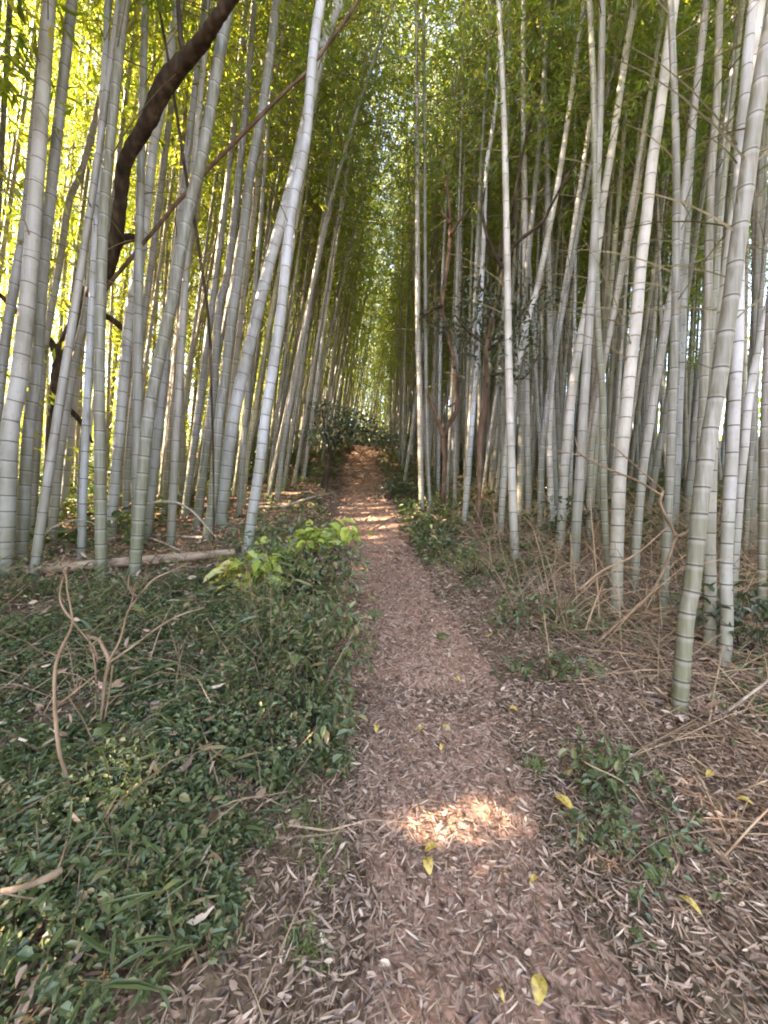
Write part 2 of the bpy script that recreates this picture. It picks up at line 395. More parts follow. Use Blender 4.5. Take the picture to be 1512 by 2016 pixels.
# traced culms: photo pixels from the foot upwards, pixel widths at foot / top of the trace, colour, depth or None, label
TR = [
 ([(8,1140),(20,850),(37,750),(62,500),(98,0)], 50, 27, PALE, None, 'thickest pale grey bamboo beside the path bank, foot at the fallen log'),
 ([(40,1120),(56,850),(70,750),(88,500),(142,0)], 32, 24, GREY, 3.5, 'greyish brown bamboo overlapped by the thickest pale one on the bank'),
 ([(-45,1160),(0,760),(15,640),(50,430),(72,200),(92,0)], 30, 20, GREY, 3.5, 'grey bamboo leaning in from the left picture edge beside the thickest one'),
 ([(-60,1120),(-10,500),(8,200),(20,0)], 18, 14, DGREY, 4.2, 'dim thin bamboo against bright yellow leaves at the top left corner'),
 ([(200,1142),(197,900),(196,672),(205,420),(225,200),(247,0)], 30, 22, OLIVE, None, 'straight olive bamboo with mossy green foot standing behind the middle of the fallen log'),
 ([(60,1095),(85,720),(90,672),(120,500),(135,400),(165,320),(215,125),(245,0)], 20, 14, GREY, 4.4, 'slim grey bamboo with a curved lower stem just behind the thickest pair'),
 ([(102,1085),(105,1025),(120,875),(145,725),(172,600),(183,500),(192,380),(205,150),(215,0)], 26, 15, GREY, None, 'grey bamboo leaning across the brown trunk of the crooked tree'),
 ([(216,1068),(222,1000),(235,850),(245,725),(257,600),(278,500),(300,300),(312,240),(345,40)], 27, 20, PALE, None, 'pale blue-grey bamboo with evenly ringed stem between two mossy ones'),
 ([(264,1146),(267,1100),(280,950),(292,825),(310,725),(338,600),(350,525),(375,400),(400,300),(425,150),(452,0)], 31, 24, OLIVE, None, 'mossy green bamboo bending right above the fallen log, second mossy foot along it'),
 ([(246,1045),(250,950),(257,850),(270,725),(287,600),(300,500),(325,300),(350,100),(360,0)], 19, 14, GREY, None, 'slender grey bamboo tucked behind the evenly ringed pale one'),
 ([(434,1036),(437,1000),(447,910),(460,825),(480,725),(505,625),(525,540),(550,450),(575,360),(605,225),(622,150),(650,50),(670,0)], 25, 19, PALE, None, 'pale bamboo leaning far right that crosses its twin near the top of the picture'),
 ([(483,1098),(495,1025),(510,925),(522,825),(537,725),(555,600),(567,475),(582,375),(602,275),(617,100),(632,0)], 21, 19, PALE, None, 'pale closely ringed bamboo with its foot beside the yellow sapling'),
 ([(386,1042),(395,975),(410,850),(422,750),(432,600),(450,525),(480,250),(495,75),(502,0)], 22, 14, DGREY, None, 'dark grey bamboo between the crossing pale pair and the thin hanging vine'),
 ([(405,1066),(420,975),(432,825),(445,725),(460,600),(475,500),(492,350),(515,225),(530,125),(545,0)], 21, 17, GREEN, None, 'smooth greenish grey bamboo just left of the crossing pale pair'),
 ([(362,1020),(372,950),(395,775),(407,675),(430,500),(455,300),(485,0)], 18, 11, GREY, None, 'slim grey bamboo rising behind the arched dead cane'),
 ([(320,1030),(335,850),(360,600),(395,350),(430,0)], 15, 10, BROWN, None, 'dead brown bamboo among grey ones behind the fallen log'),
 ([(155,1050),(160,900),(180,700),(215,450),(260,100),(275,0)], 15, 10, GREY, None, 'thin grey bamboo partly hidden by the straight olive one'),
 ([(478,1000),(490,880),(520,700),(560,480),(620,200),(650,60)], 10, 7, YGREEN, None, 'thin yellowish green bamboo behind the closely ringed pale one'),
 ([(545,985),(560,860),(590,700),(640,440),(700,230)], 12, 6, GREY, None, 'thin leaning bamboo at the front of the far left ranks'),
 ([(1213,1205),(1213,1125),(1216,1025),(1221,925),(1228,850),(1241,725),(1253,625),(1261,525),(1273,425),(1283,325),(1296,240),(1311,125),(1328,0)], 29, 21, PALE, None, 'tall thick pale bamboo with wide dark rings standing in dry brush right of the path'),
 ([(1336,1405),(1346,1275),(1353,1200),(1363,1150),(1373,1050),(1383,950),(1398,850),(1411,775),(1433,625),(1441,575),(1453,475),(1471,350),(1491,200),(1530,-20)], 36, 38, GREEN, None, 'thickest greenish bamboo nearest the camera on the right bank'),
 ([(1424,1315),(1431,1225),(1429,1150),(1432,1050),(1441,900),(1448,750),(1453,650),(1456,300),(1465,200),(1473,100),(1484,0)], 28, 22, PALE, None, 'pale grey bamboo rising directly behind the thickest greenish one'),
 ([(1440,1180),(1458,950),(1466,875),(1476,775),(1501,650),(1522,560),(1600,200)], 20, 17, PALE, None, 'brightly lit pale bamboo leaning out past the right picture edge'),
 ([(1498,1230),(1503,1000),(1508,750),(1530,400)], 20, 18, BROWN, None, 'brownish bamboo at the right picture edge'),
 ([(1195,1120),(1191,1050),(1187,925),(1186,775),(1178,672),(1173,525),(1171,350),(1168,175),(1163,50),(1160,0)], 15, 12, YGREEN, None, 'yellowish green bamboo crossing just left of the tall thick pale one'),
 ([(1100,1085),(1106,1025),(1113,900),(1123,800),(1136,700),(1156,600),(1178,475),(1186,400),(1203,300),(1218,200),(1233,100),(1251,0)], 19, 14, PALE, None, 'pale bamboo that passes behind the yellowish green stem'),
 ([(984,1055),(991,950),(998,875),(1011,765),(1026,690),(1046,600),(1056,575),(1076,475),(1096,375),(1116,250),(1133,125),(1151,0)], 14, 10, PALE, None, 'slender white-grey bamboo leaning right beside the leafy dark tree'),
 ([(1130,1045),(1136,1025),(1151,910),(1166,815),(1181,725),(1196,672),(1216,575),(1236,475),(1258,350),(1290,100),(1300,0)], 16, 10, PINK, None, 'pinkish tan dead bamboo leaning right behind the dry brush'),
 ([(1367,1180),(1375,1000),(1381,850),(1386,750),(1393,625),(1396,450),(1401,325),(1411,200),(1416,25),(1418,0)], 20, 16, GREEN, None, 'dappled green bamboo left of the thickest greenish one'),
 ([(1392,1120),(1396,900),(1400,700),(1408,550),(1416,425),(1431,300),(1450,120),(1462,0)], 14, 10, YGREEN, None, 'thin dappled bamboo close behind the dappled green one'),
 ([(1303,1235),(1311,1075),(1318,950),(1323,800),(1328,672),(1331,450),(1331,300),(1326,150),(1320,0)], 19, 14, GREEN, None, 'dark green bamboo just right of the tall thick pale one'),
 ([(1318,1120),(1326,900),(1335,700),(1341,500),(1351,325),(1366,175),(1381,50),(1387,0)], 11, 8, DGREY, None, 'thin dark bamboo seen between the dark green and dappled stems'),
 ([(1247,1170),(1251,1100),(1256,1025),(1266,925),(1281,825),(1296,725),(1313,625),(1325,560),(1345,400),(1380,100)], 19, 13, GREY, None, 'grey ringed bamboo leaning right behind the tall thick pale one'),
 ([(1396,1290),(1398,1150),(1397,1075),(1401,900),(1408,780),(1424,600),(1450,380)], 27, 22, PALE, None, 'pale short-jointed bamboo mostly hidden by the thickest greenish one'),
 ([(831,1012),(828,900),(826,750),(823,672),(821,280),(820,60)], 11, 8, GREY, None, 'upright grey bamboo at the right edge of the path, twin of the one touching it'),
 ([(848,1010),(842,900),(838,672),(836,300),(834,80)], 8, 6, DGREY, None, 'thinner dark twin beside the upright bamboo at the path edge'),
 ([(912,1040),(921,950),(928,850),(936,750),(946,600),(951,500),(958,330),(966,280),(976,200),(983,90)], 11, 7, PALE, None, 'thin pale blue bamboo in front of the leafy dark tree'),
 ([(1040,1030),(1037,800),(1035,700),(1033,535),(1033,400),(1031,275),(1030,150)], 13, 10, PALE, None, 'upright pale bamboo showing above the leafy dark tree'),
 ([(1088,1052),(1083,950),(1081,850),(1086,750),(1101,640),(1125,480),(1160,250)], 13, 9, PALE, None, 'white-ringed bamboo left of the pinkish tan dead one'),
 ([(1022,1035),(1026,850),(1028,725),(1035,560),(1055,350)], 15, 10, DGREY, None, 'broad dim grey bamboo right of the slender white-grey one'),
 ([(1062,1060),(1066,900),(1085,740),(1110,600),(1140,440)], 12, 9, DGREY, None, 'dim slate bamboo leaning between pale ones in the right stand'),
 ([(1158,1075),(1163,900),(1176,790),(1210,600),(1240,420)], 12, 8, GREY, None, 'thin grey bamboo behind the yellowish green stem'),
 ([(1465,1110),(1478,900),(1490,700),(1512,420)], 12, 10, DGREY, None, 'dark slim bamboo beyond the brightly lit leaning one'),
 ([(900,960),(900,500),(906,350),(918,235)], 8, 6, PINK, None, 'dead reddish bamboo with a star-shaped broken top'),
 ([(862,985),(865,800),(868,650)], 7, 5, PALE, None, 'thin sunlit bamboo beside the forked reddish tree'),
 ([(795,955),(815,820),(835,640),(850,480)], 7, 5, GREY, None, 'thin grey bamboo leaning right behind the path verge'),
]
BR = np.random.RandomState(3)
def jit(c, rng):
    k = rng.uniform(.74, 1.18); w = rng.uniform(-.12, .10)
    return (c[0]*k*(1+w), c[1]*k*(1+w*.25), c[2]*k*(1-w), 1)
taken = []                                   # (x, y, radius) of stems already standing
def grow(P, total, rng, bend):
    """carry a traced stem on above the picture, arching gently over"""
    P = [np.array(q) for q in P]; d = P[-1]-P[-2]; d = d/max(np.linalg.norm(d), 1e-6)
    if d[2] < .5: d = norm(d+np.array([0, 0, .8]))
    z0 = P[0][2]; st = .6
    while P[-1][2]-z0 < total and len(P) < 60:
        d = norm(d+np.array([bend[0], bend[1], -.004])*.5); P.append(P[-1]+d*st)
    return np.array(P)
for pts, wb, wt, col, dep, lab in TR:
    f = hit(*pts[0]) if dep is None else None
    d = f[1] if f is not None else dep
    P = [at(x, y, d) for x, y in pts]
    if f is not None: P[0] = f
    else:
        for _ in range(1):
            gz = H(P[0][0], d); P[0][2] = gz
    P[0][2] -= .06
    if pts[0][0] < 400: wb *= .86; wt *= .9
    rb = wb/2*d/F*d/math.hypot(d, P[0][0]); rt = wt/2*d/F*d/math.hypot(d, P[-1][0])
    ztop = P[-1][2]-P[0][2]
    broken = 'broken' in lab
    n0 = len(P)
    total = BR.uniform(10.5, 13)
    foot = P[0].copy()
    full = P if broken else grow(P, total, BR, (BR.uniform(-.02, .05), BR.uniform(-.03, .05)))
    full = spline(np.array(full), max(60, len(full)*6))
    L = full[-1, 2]-full[0, 2]
    # keep the traced taper up to the end of the trace, then run out to a whip
    root = empty('bamboo', foot, lab, 'bamboo', 'bamboo stems along the path')
    loc = full-foot
    k_t = min(1.0, ztop/max(L, .1))
    r_end = rb+(rt-rb)/max(k_t, .15) if not broken else rt
    r_end = max(r_end, .012)
    cm = culm_mesh('culm', loc, rb, r_end, BR, seg=14, inter=max(.17, min(.36, rb*2.9)), first=.12)
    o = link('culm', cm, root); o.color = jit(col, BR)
    taken.append((foot[0], foot[1], .28))
    if not broken:
        vis = d > 4.5
        zb = BR.uniform(4.6, 5.6) if d > 4.6 else BR.uniform(5.8, 6.6)
        mb = crown_geo(loc, BR, zb, leaves=6, fans=7 if vis else 5, ll=.125 if vis else .16, lw=.022 if vis else .03, bare=10 if pts[0][0] > 756 else 4)
        link('crown', mb.mesh('crown', [BLY if pts[0][0] < 330 else BL, TWIG], False), root)
    else:
        tip = loc[-1]
        mb = MB()
        for dx, dy, dz in ((-.34, 0, .25), (-.28, .05, -.02), (-.1, -.05, .32), (.12, .05, .2), (-.42, 0, .05)):
            mb.tube(tip+np.linspace(0, 1, 4)[:, None]*np.array([dx, dy, dz]), [.022, .018, .012, .004], 5)
        link('splintered_top', mb.mesh('splintered_top', [REDBARK]), root)

# ---- untraced stems: six stem shapes, copied
VAR = []
for v in range(10):
    rng = np.random.RandomState(100+v)
    hgt = rng.uniform(11, 13.5); zt = np.linspace(0, hgt, 40); u = zt/hgt
    bx = rng.uniform(.15, .9)
    wob = rng.uniform(0, 6.28)
    P = np.stack([bx*u**3+.05*np.sin(u*7+wob), .05*np.cos(u*6+wob)*u, zt], -1)
    cm = culm_mesh('culm', P, .056, .014, rng, seg=8, inter=.29, first=.15, detail=False)
    low = v >= 6
    mb = crown_geo(P, rng, (1.0 if v == 8 else 3.0 if v == 9 else 2.6) if low else rng.uniform(5.0, 6.2), leaves=6, fans=8 if v >= 6 else 5, bare=10)
    VAR.append((P, cm, mb.mesh('crown', [BLY if v >= 8 else BL, TWIG], False)))
cand = []
CR = np.random.RandomState(21)
def free(x, y, r):
    return all((x-a)**2+(y-b)**2 > max(r, c)**2 for a, b, c in taken)
def wanted(x, y):
    if y > 21.5: return True
    u = x-pxc(y); hw = phw(y)
    if u < 0 and y < 3.0 and x > -8 and y > -.5 and abs(x) < (y+.4)*1.05: return False
    if u < 0: return -u > hw+(1.15 if y < 7 else .85 if y < 10 else .45)+max(0, 4.6-y)*.45
    return u > hw+(.8 if y < 8 else 1.0 if y < 11 else .5)+max(0, 5.2-y)*.28
for _ in range(9000):
    if len(cand) > 430: break
    y = CR.uniform(6, 19); sd = CR.rand() < .52
    x = pxc(y)-phw(y)-CR.uniform(.7, 4.2) if sd else pxc(y)+phw(y)+CR.uniform(.75, 5.0)
    if not free(x, y, .23): continue
    taken.append((x, y, .23)); cand.append((x, y, True))
thin = len(cand); tries = 0
while len(cand) < 1650 and tries < 120000:
    tries += 1
    x = CR.uniform(-14, 14.0); y = CR.uniform(-7, 31)
    if x < -10.3+max(0, min(3.0, (y-9)*.8)) and y > 1.5: continue
    if x > 10+max(0, 6-y) and y > 4: continue
    inview = y > 0 and abs(x) < y*1.02+.3
    if y < 3.0 and inview: continue
    if not wanted(x, y): continue
    r = (.5 if y > 21 else .31) if y > 7 else .36
    if x < -5 and y > 3: r = .38 if x < -7.5 else .5
    if not inview: r = .55 if (y < 4 and x < -2) else .62 if y < 1.5 else .8
    if not free(x, y, r): continue
    taken.append((x, y, r)); cand.append((x, y, inview))
info = []
for ci, (x, y, inview) in enumerate(cand):
    u = x-pxc(y)
    lean = CR.normal(.085, .035) if u < 0 else CR.normal(.05, .04)
    if -4 < u < 0 and y > 6: lean = CR.normal(.15, .035)
    v = CR.randint(8, 10) if ((x < -7 and y < 9 and CR.rand() < .8) or (x < -4 and y > 3 and CR.rand() < .4)) else CR.randint(6, 8) if (CR.rand() < (.75 if (x < -6 and y < 8) else .7 if y > 20 else .5 if y > 14 else .3 if (y > 11 and x > pxc(y)) else .03)) else CR.randint(0, 6)
    sc = CR.uniform(.66, 1.08)*(.66 if ci < thin else .78 if y > 7 else .95); hs = CR.uniform(.85, 1.1)
    c = CR.rand()
    col = GREY if c < .38 else PALE if c < .55 else GREEN if c < .72 else DGREY if c < .86 else BROWN if c < .95 else YGREEN
    info.append(dict(x=x, y=y, z=float(H(x, y))-.05, lean=lean, fwd=CR.normal(0, .03), rot=CR.uniform(0, 6.28), v=v, sc=sc, hs=hs, col=col, inview=inview))
def xf(s):
    sh = Matrix.Identity(4); sh[0][2] = s['lean']; sh[1][2] = s['fwd']
    m = Matrix.Rotation(math.atan(s['lean']), 4, 'Y') @ Matrix.Rotation(-math.atan(s['fwd']), 4, 'X') @ Matrix.Rotation(s['rot'], 4, 'Z')
    return m
# which of them show most: a small depth-ordered id picture of the stems
W_, H_ = 378, 504
buf = np.full((H_, W_), -1, int)
def splat(P, r, idn):
    for q, rr in zip(P, r):
        if q[1] < .3: continue
        px = (756+F*q[0]/q[1])/4; py = (1008-F*(q[2]-EYE)/q[1])/4; w = max(.5, F*rr/q[1]/4)
        a, b = int(round(px-w)), int(round(px+w))
        if b < 0 or a >= W_ or py < 0 or py >= H_: continue
        buf[int(py), max(a, 0):min(b, W_-1)+1] = idn
order = sorted(range(len(info)), key=lambda k: -info[k]['y'])
zz = np.linspace(0, 12, 220)
for k in order:
    s = info[k]
    P = np.stack([s['x']+s['lean']*zz, s['y']+s['fwd']*zz, s['z']+zz], -1)
    splat(P, .056*s['sc']*(1-.06*zz), k)
for px_, py_ in ():
    pass
cnt = np.bincount(buf[buf >= 0].ravel(), minlength=len(info))
N_IND = 300-len(TR)-2
best = [k for k in np.argsort(-cnt) if info[k]['inview'] and cnt[k] > 12][:N_IND]
best = sorted(best, key=lambda k: info[k]['y'])
LABG = {
 'left': ('slim grey bamboo in the crowded ranks behind the thick stems uphill of the fallen log', 'crowded bamboo on the fallen log side'),
 'right': ('slim bamboo in the dim crowded ranks behind the dry brush and thick pale stem', 'crowded bamboo on the dry brush side'),
 'far': ('distant thin bamboo in the ranks where the path climbs out of sight', 'distant bamboo around the top of the path'),
}
for k in best:
    s = info[k]; P, cm, cr = VAR[s['v']]
    zone = 'far' if s['y'] > 13 else 'left' if s['x'] < pxc(s['y']) else 'right'
    root = empty('bamboo', (s['x'], s['y'], s['z']), LABG[zone][0], 'bamboo', LABG[zone][1])
    m = xf(s)
    root.rotation_euler = m.to_euler(); root.scale = (1, 1, s['hs'])
    o = link('culm', cm, root); o.color = jit(s['col'], CR); o.scale = (s['sc'], s['sc'], 1)
    link('crown', cr, root)
# ---- the rest of the grove as one mass, plus off-view stems added for shade; its gaps let a few sun shafts through to the path
streaks = [((575, 1692), (700, 1668)), ((760, 1662), (975, 1612)), ((880, 1600), (1050, 1552)), ((728, 1030), (792, 1012)), ((120, 1985), (180, 1965)), ((290, 1975), (365, 1962))]
shaft = []
for a, b in streaks:
    for t in np.linspace(0, 1, 12):
        shaft.append(hit(a[0]*(1-t)+b[0]*t, a[1]*(1-t)+b[1]*t))
for q_ in ((410,1650),(470,1655),(110,1720),(495,1560),(620,1690),(1255,1700),(1180,1430)): shaft.append(hit(*q_))
shaft = np.array(shaft)
def keep_leaf(pos):
    ok = np.ones(len(pos), bool)
    for q in shaft:
        d = pos-q; t = d@SUN; dist = np.linalg.norm(d-t[:, None]*SUN, axis=1)
        ok &= ~((dist < .052) & (t > 0))
    return ok
bs = set(best)
mbs = MB(); hs_ = []; ts_ = []
GR = np.random.RandomState(8)
for k, s in enumerate(info):
    if k in bs: continue
    base = np.array([s['x'], s['y'], s['z']])
    if not s['inview']:
        zq = np.arange(0, 12, .1)[:, None]; Pq = base+np.concatenate([s['lean']*zq, s['fwd']*zq, zq], 1)
        dv = Pq[:, None]-shaft[None]; tq = dv@SUN; dq = np.linalg.norm(dv-tq[..., None]*SUN, axis=-1)
        if s['x'] < 0 and dq[tq > 0].size and dq[tq > 0].min() < .10: continue
    P0 = VAR[s['v']][0]; m = np.array(xf(s).to_3x3())
    P = (P0*np.array([1, 1, s['hs']]))@m.T+base
    V, Q, T, ring, h, tone = culm_geo(P, .056*s['sc'], .014, GR, seg=6, inter=.32, detail=False)
    mbs.add(V, Q, T, 0, ring); hs_.append(h); ts_.append(tone)
    far = s['y'] > 8
    sh_ = (not s['inview']) and s['y'] < 4 and s['x'] < 0  # off-view left stems carry extra leaves, added to shade the foreground
    c = crown_geo(P, GR, (1.0 if s['v'] == 8 else 3.0 if s['v'] == 9 else 2.6) if s['v'] >= 6 else GR.uniform(4.4, 5.3), leaves=7 if sh_ else 4, fans=8 if sh_ else 6 if s['v'] >= 8 else 3, step=.36, ll=.19, lw=.040 if sh_ else .034, twig=False, keep=None if far else keep_leaf)
    mbs.add(c.V[0], c.Q[0], None, 2 if s['v'] >= 8 else 1); hs_.append(np.zeros(len(c.V[0]))); ts_.append(hs_[-1])
me = mbs.mesh('bamboo_thicket', [CULM, BL, BLY], True, 'ring')
a_ = me.attributes.new('hgt', 'FLOAT', 'POINT'); a_.data.foreach_set('value', np.concatenate(hs_).astype(np.float32))
a_ = me.attributes.new('tone', 'FLOAT', 'POINT'); a_.data.foreach_set('value', np.concatenate(ts_).astype(np.float32))
o = link('bamboo_thicket', me); o.color = GREY
tag(o, 'mass of further bamboo stems and leaves filling the grove behind', 'bamboo thicket', kind='stuff')
print('stems', len(info), 'individual', len(best), 'thicket polys', len(me.polygons))

FW = np.random.RandomState(77); mb = MB()
n_ = 100000; side = FW.rand(n_)
xw = np.where(side < .5, FW.uniform(-34, -19, n_), np.where(side < .65, FW.uniform(19, 32, n_), FW.uniform(-16, 14, n_)))
yw = np.where(side < .65, FW.uniform(-6, 46, n_), FW.uniform(34, 44, n_))
hw_ = np.where(side < .5, 4.5, np.where(side < .65, 8., 6.5))+1.6*np.sin(xw*.9+yw*.5)+1.2*np.sin(yw*1.3-xw*.4)
pos = np.stack([xw, yw, H(xw, yw)+hw_*FW.rand(n_)], -1)
V, Q = leaf_quads(pos, FW.normal(size=(n_, 3))*.7+np.array([0, 0, -.5]), FW.uniform(.3, .6, n_), FW.uniform(.10, .2, n_), FW)
mb.add(V, Q); o = link('far_woods', mb.mesh('far_woods', [BL], False)); tag(o, 'leafy edge of the woods seen dimly beyond the bamboo', 'woods', kind='stuff')

# ------------------------------------------------------------------ leaf litter and ground cover
LR = np.random.RandomState(31)
def scatter(n, x0, x1, y0, y1, rng, f=None):
    x = rng.uniform(x0, x1, n); y = rng.uniform(y0, y1, n)
    if f is not None:
        m = f(x, y, rng); x, y = x[m], y[m]
    return x, y
def litter(n, y0, y1, halfw, L0, rng, mb, lift=.012):
    x, y = scatter(n, -halfw, halfw, y0, y1, rng, lambda x, y, r: (np.abs(x) < y*1.08+.5) & ((x-pxc(y) > -phw(y)-.5) | (r.rand(len(x)) < .35)))
    z = H(x, y)+rng.uniform(.004, lift+.012, len(x))
    th = rng.uniform(0, 6.28, len(x))
    ax = np.stack([np.cos(th), np.sin(th), rng.normal(0, .22, len(x))], -1)
    ax[:, 2] += .0
    slim = rng.rand(len(x)) < .78
    L = L0*rng.uniform(.45, 1.5, len(x))*np.where(slim, 1.2, .75)
    Wd = L*np.where(slim, rng.uniform(.08, .15, len(x)), rng.uniform(.3, .55, len(x)))
    up = np.tile(np.array([0, -.15, 1.]), (len(x), 1))+rng.normal(size=(len(x), 3))*.3
    V, Q = broad_leaves(np.stack([x, y, z], -1)-norm(ax)*L[:, None]*.5, ax, L, Wd, rng, up=up, fold=rng.choice([.1, .3]), curl=rng.uniform(-.35, .3, len(x)))
    mb.add(V, Q, None, 0)
mb = MB()
litter(90000, .55, 2.4, 3.2, .035, LR, mb)
litter(70000, 2.2, 5.0, 4.5, .040, LR, mb)
litter(30000, 4.8, 11, 5, .065, LR, mb)
litter(9000, 10, 18, 4, .10, LR, mb)
for fx, fy, fr in taken[:len(TR)]:                     # litter and sheaths drifted against the stem feet
    if fy > 7: continue
    n_ = 90; th = LR.uniform(0, 6.28, n_); rr = .05+np.abs(LR.normal(0, .09, n_))+.0
    x_ = fx+np.cos(th)*rr; y_ = fy+np.sin(th)*rr
    ax = np.stack([LR.normal(size=n_), LR.normal(size=n_), LR.normal(.2, .45, n_)], -1)
    L_ = LR.uniform(.03, .10, n_)
    V, Q = broad_leaves(np.stack([x_, y_, H(x_, y_)+LR.uniform(.0, .06, n_)*np.exp(-rr*6)], -1), ax, L_, L_*LR.uniform(.1, .4, n_), LR, curl=LR.uniform(-.3, .3, n_)); mb.add(V, Q)
x_, y_ = scatter(1500, -3.6, -.2, .7, 4, LR, lambda x, y, r: (x-pxc(y) < -phw(y)-.2) & (np.abs(x) < y*1.06+.3))   # caught on top of the plants
n_ = len(x_); ax = np.stack([LR.normal(size=n_), LR.normal(size=n_), LR.normal(0, .35, n_)], -1); L_ = LR.uniform(.03, .07, n_)
V, Q = broad_leaves(np.stack([x_, y_, H(x_, y_)+LR.uniform(.06, .17, n_)], -1), ax, L_, L_*LR.uniform(.12, .5, n_), LR, curl=LR.uniform(-.3, .3, n_)); mb.add(V, Q)
o = link('leaf_litter', mb.mesh('leaf_litter', [LITTER], False)); tag(o, 'dry brown bamboo leaves littering the path and forest floor', 'leaf litter', kind='stuff')

def sprigs(x, y, rng, hgt, ll, mb, per=11, lw=.55, droop=-.1):
    n = len(x); z = H(x, y)
    uu = x-pxc(y); mound = 1+1.1*np.exp(-((-uu-phw(y)-.45)/.4)**2)*((y > 1.9) & (y < 4.4) & (uu < 0))
    lump = np.clip(np.sin(3.1*x+1.3*y+.4)*np.sin(2.7*y-1.1*x+1.9)+.5*np.sin(7*x+2)*np.sin(6*y+x), -.6, 1.2)
    hg = hgt*mound*rng.uniform(.3, 1.2, n)*(.8+.75*lump)
    tl = rng.normal(size=(n, 2))*.35
    k = np.repeat(np.arange(n), per); t = rng.uniform(.2, 1.0, len(k))**.7
    pos = np.stack([x[k]+tl[k, 0]*hg[k]*t, y[k]+tl[k, 1]*hg[k]*t, z[k]+hg[k]*t], -1)+rng.normal(size=(len(k), 3))*.012
    th = rng.uniform(0, 6.28, len(k))
    ax = np.stack([np.cos(th), np.sin(th), rng.normal(droop, .35, len(k))], -1)
    L = ll*rng.uniform(.55, 1.3, len(k))
    V, Q = broad_leaves(pos, ax, L, L*lw*rng.uniform(.8, 1.2, len(k)), rng, up=np.tile([0, 0, 1.], (len(k), 1)), curl=rng.uniform(0, .25, len(k)))
    mb.add(V, Q, None, 0)
    # thin stems
    for q in range(0, n, 3):
        p0 = np.array([x[q], y[q], z[q]-.01]); p1 = p0+np.array([tl[q, 0]*hg[q], tl[q, 1]*hg[q], hg[q]])
        V, Q, T = tube(np.array([p0, (p0+p1)/2+rng.normal(size=3)*.008, p1]), [.003, .0025, .0015], 3, cap=False); mb.add(V, Q, None, 1)
def vn(x, y): return .5+.25*np.sin(2.3*x+1.2*y+.7)+.25*np.sin(3.9*y-1.7*x+2.1)
mb = MB(); GC = np.random.RandomState(41)
TUFT = hit(640, 1685)
def leftmask(x, y, r):
    u = x-pxc(y)
    edge = np.where(y < 1.95, np.interp(y, [.6, .87, .99, 1.08, 1.24, 1.95], [1.1, .92, .80, .72, .64, .44])+.03, phw(y)+.17)+.05*np.sin(y*6)+.05*np.sin(y*17)
    gx_, gy_ = x-TUFT[0], y-TUFT[1]; al = gx_*SUN_AZ[0]+gy_*SUN_AZ[1]; la = np.abs(gx_*SUN_AZ[1]-gy_*SUN_AZ[0])
    return (-u > edge) & ~((al > -.1) & (al < .3) & (la < .07)) & (np.abs(x) < y*1.06+.35) & (r.rand(len(x)) < np.where(y < 3.1, .95, np.where(u > -1.7, .6, .22))*np.clip(.30+.55*vn(x, y)+.45*np.sin(9*x+3*y)*np.sin(8*y-4*x+1), .06, 1))
x, y = scatter(12000, -3.4, .2, .62, 2.0, GC, leftmask); sprigs(x, y, GC, .18, .021, mb, per=16)
x, y = scatter(2600, -3.4, .2, .62, 2.6, GC, leftmask); sprigs(x, y, GC, .17, .038, mb, per=11, lw=.26)
x, y = scatter(11000, -4.6, .2, 1.9, 3.4, GC, leftmask); sprigs(x, y, GC, .14, .024, mb, per=13)
x, y = scatter(5000, -7, .2, 3.2, 8.0, GC, leftmask); sprigs(x, y, GC, .11, .050, mb, per=9)
x, y = scatter(2600, -9, 8, 17, 26, GC, None); sprigs(x, y, GC, .8, .13, mb, per=8)
x, y = scatter(900, -3.2, .1, .7, 4.0, GC, leftmask); sprigs(x, y, GC, .26, .10, mb, per=7, lw=.07, droop=.5)
x, y = scatter(500, -4.2, .1, .7, 4.0, GC, leftmask); sprigs(x, y, GC, .22, .045, mb, per=9, lw=.7)
x, y = scatter(5200, -17, -2.5, 3.6, 15, GC, None); sprigs(x, y, GC, .42, .10, mb, per=8)
x, y = scatter(420, -1.9, -.2, .62, 1.6, GC, leftmask); sprigs(x, y, GC, .19, .034, mb, per=10)
def rightmask(x, y, r):
    u = x-pxc(y)
    return (u > phw(y)*1.05+.1*np.sin(4*y)) & (np.abs(x) < y*1.06+.3) & (r.rand(len(x)) < np.clip((vn(x*1.3+4, y*1.4)-.52)*3, 0, .9))
x, y = scatter(5000, .3, 4.5, 1.2, 4.5, GC, rightmask); sprigs(x, y, GC, .10, .030, mb, per=10)
x, y = scatter(5000, -.2, 6, 4.4, 9, GC, lambda x, y, r: (x-pxc(y) > phw(y)*1.0) & (np.abs(x) < y) & (r.rand(len(x)) < .65)); sprigs(x, y, GC, .2, .07, mb, per=8)
x, y = scatter(2600, -6, 3, 8, 15, GC, lambda x, y, r: (np.abs(x-pxc(y)) > phw(y)*1.1) & (np.abs(x) < y) & (r.rand(len(x)) < .6)); sprigs(x, y, GC, .3, .10, mb, per=8)

for _ in range(330):
    y0 = GC.uniform(.9, 3.6); x0 = GC.uniform(-3.6, .1)
    if x0-pxc(y0) > -phw(y0)-.15: continue
    a = GC.uniform(0, 6.28); ln = GC.uniform(.15, .6); t = np.linspace(0, 1, 5); up = GC.uniform(.15, .6)*ln
    X_ = x0+math.cos(a)*ln*t; Y_ = y0+math.sin(a)*ln*t
    mb.tube(np.stack([X_, Y_, H(X_, Y_)+.06+up*np.sin(t*GC.uniform(1.2, 2.6))+GC.normal(size=5)*.008], -1), np.linspace(GC.uniform(.002, .004), .001, 5), 3, m=1, cap=False)
o = link('ground_cover', mb.mesh('ground_cover', [COVER, DEADWOOD], False)); tag(o, 'low dark green leafy plants carpeting the bank and verges', 'ground cover', kind='stuff')

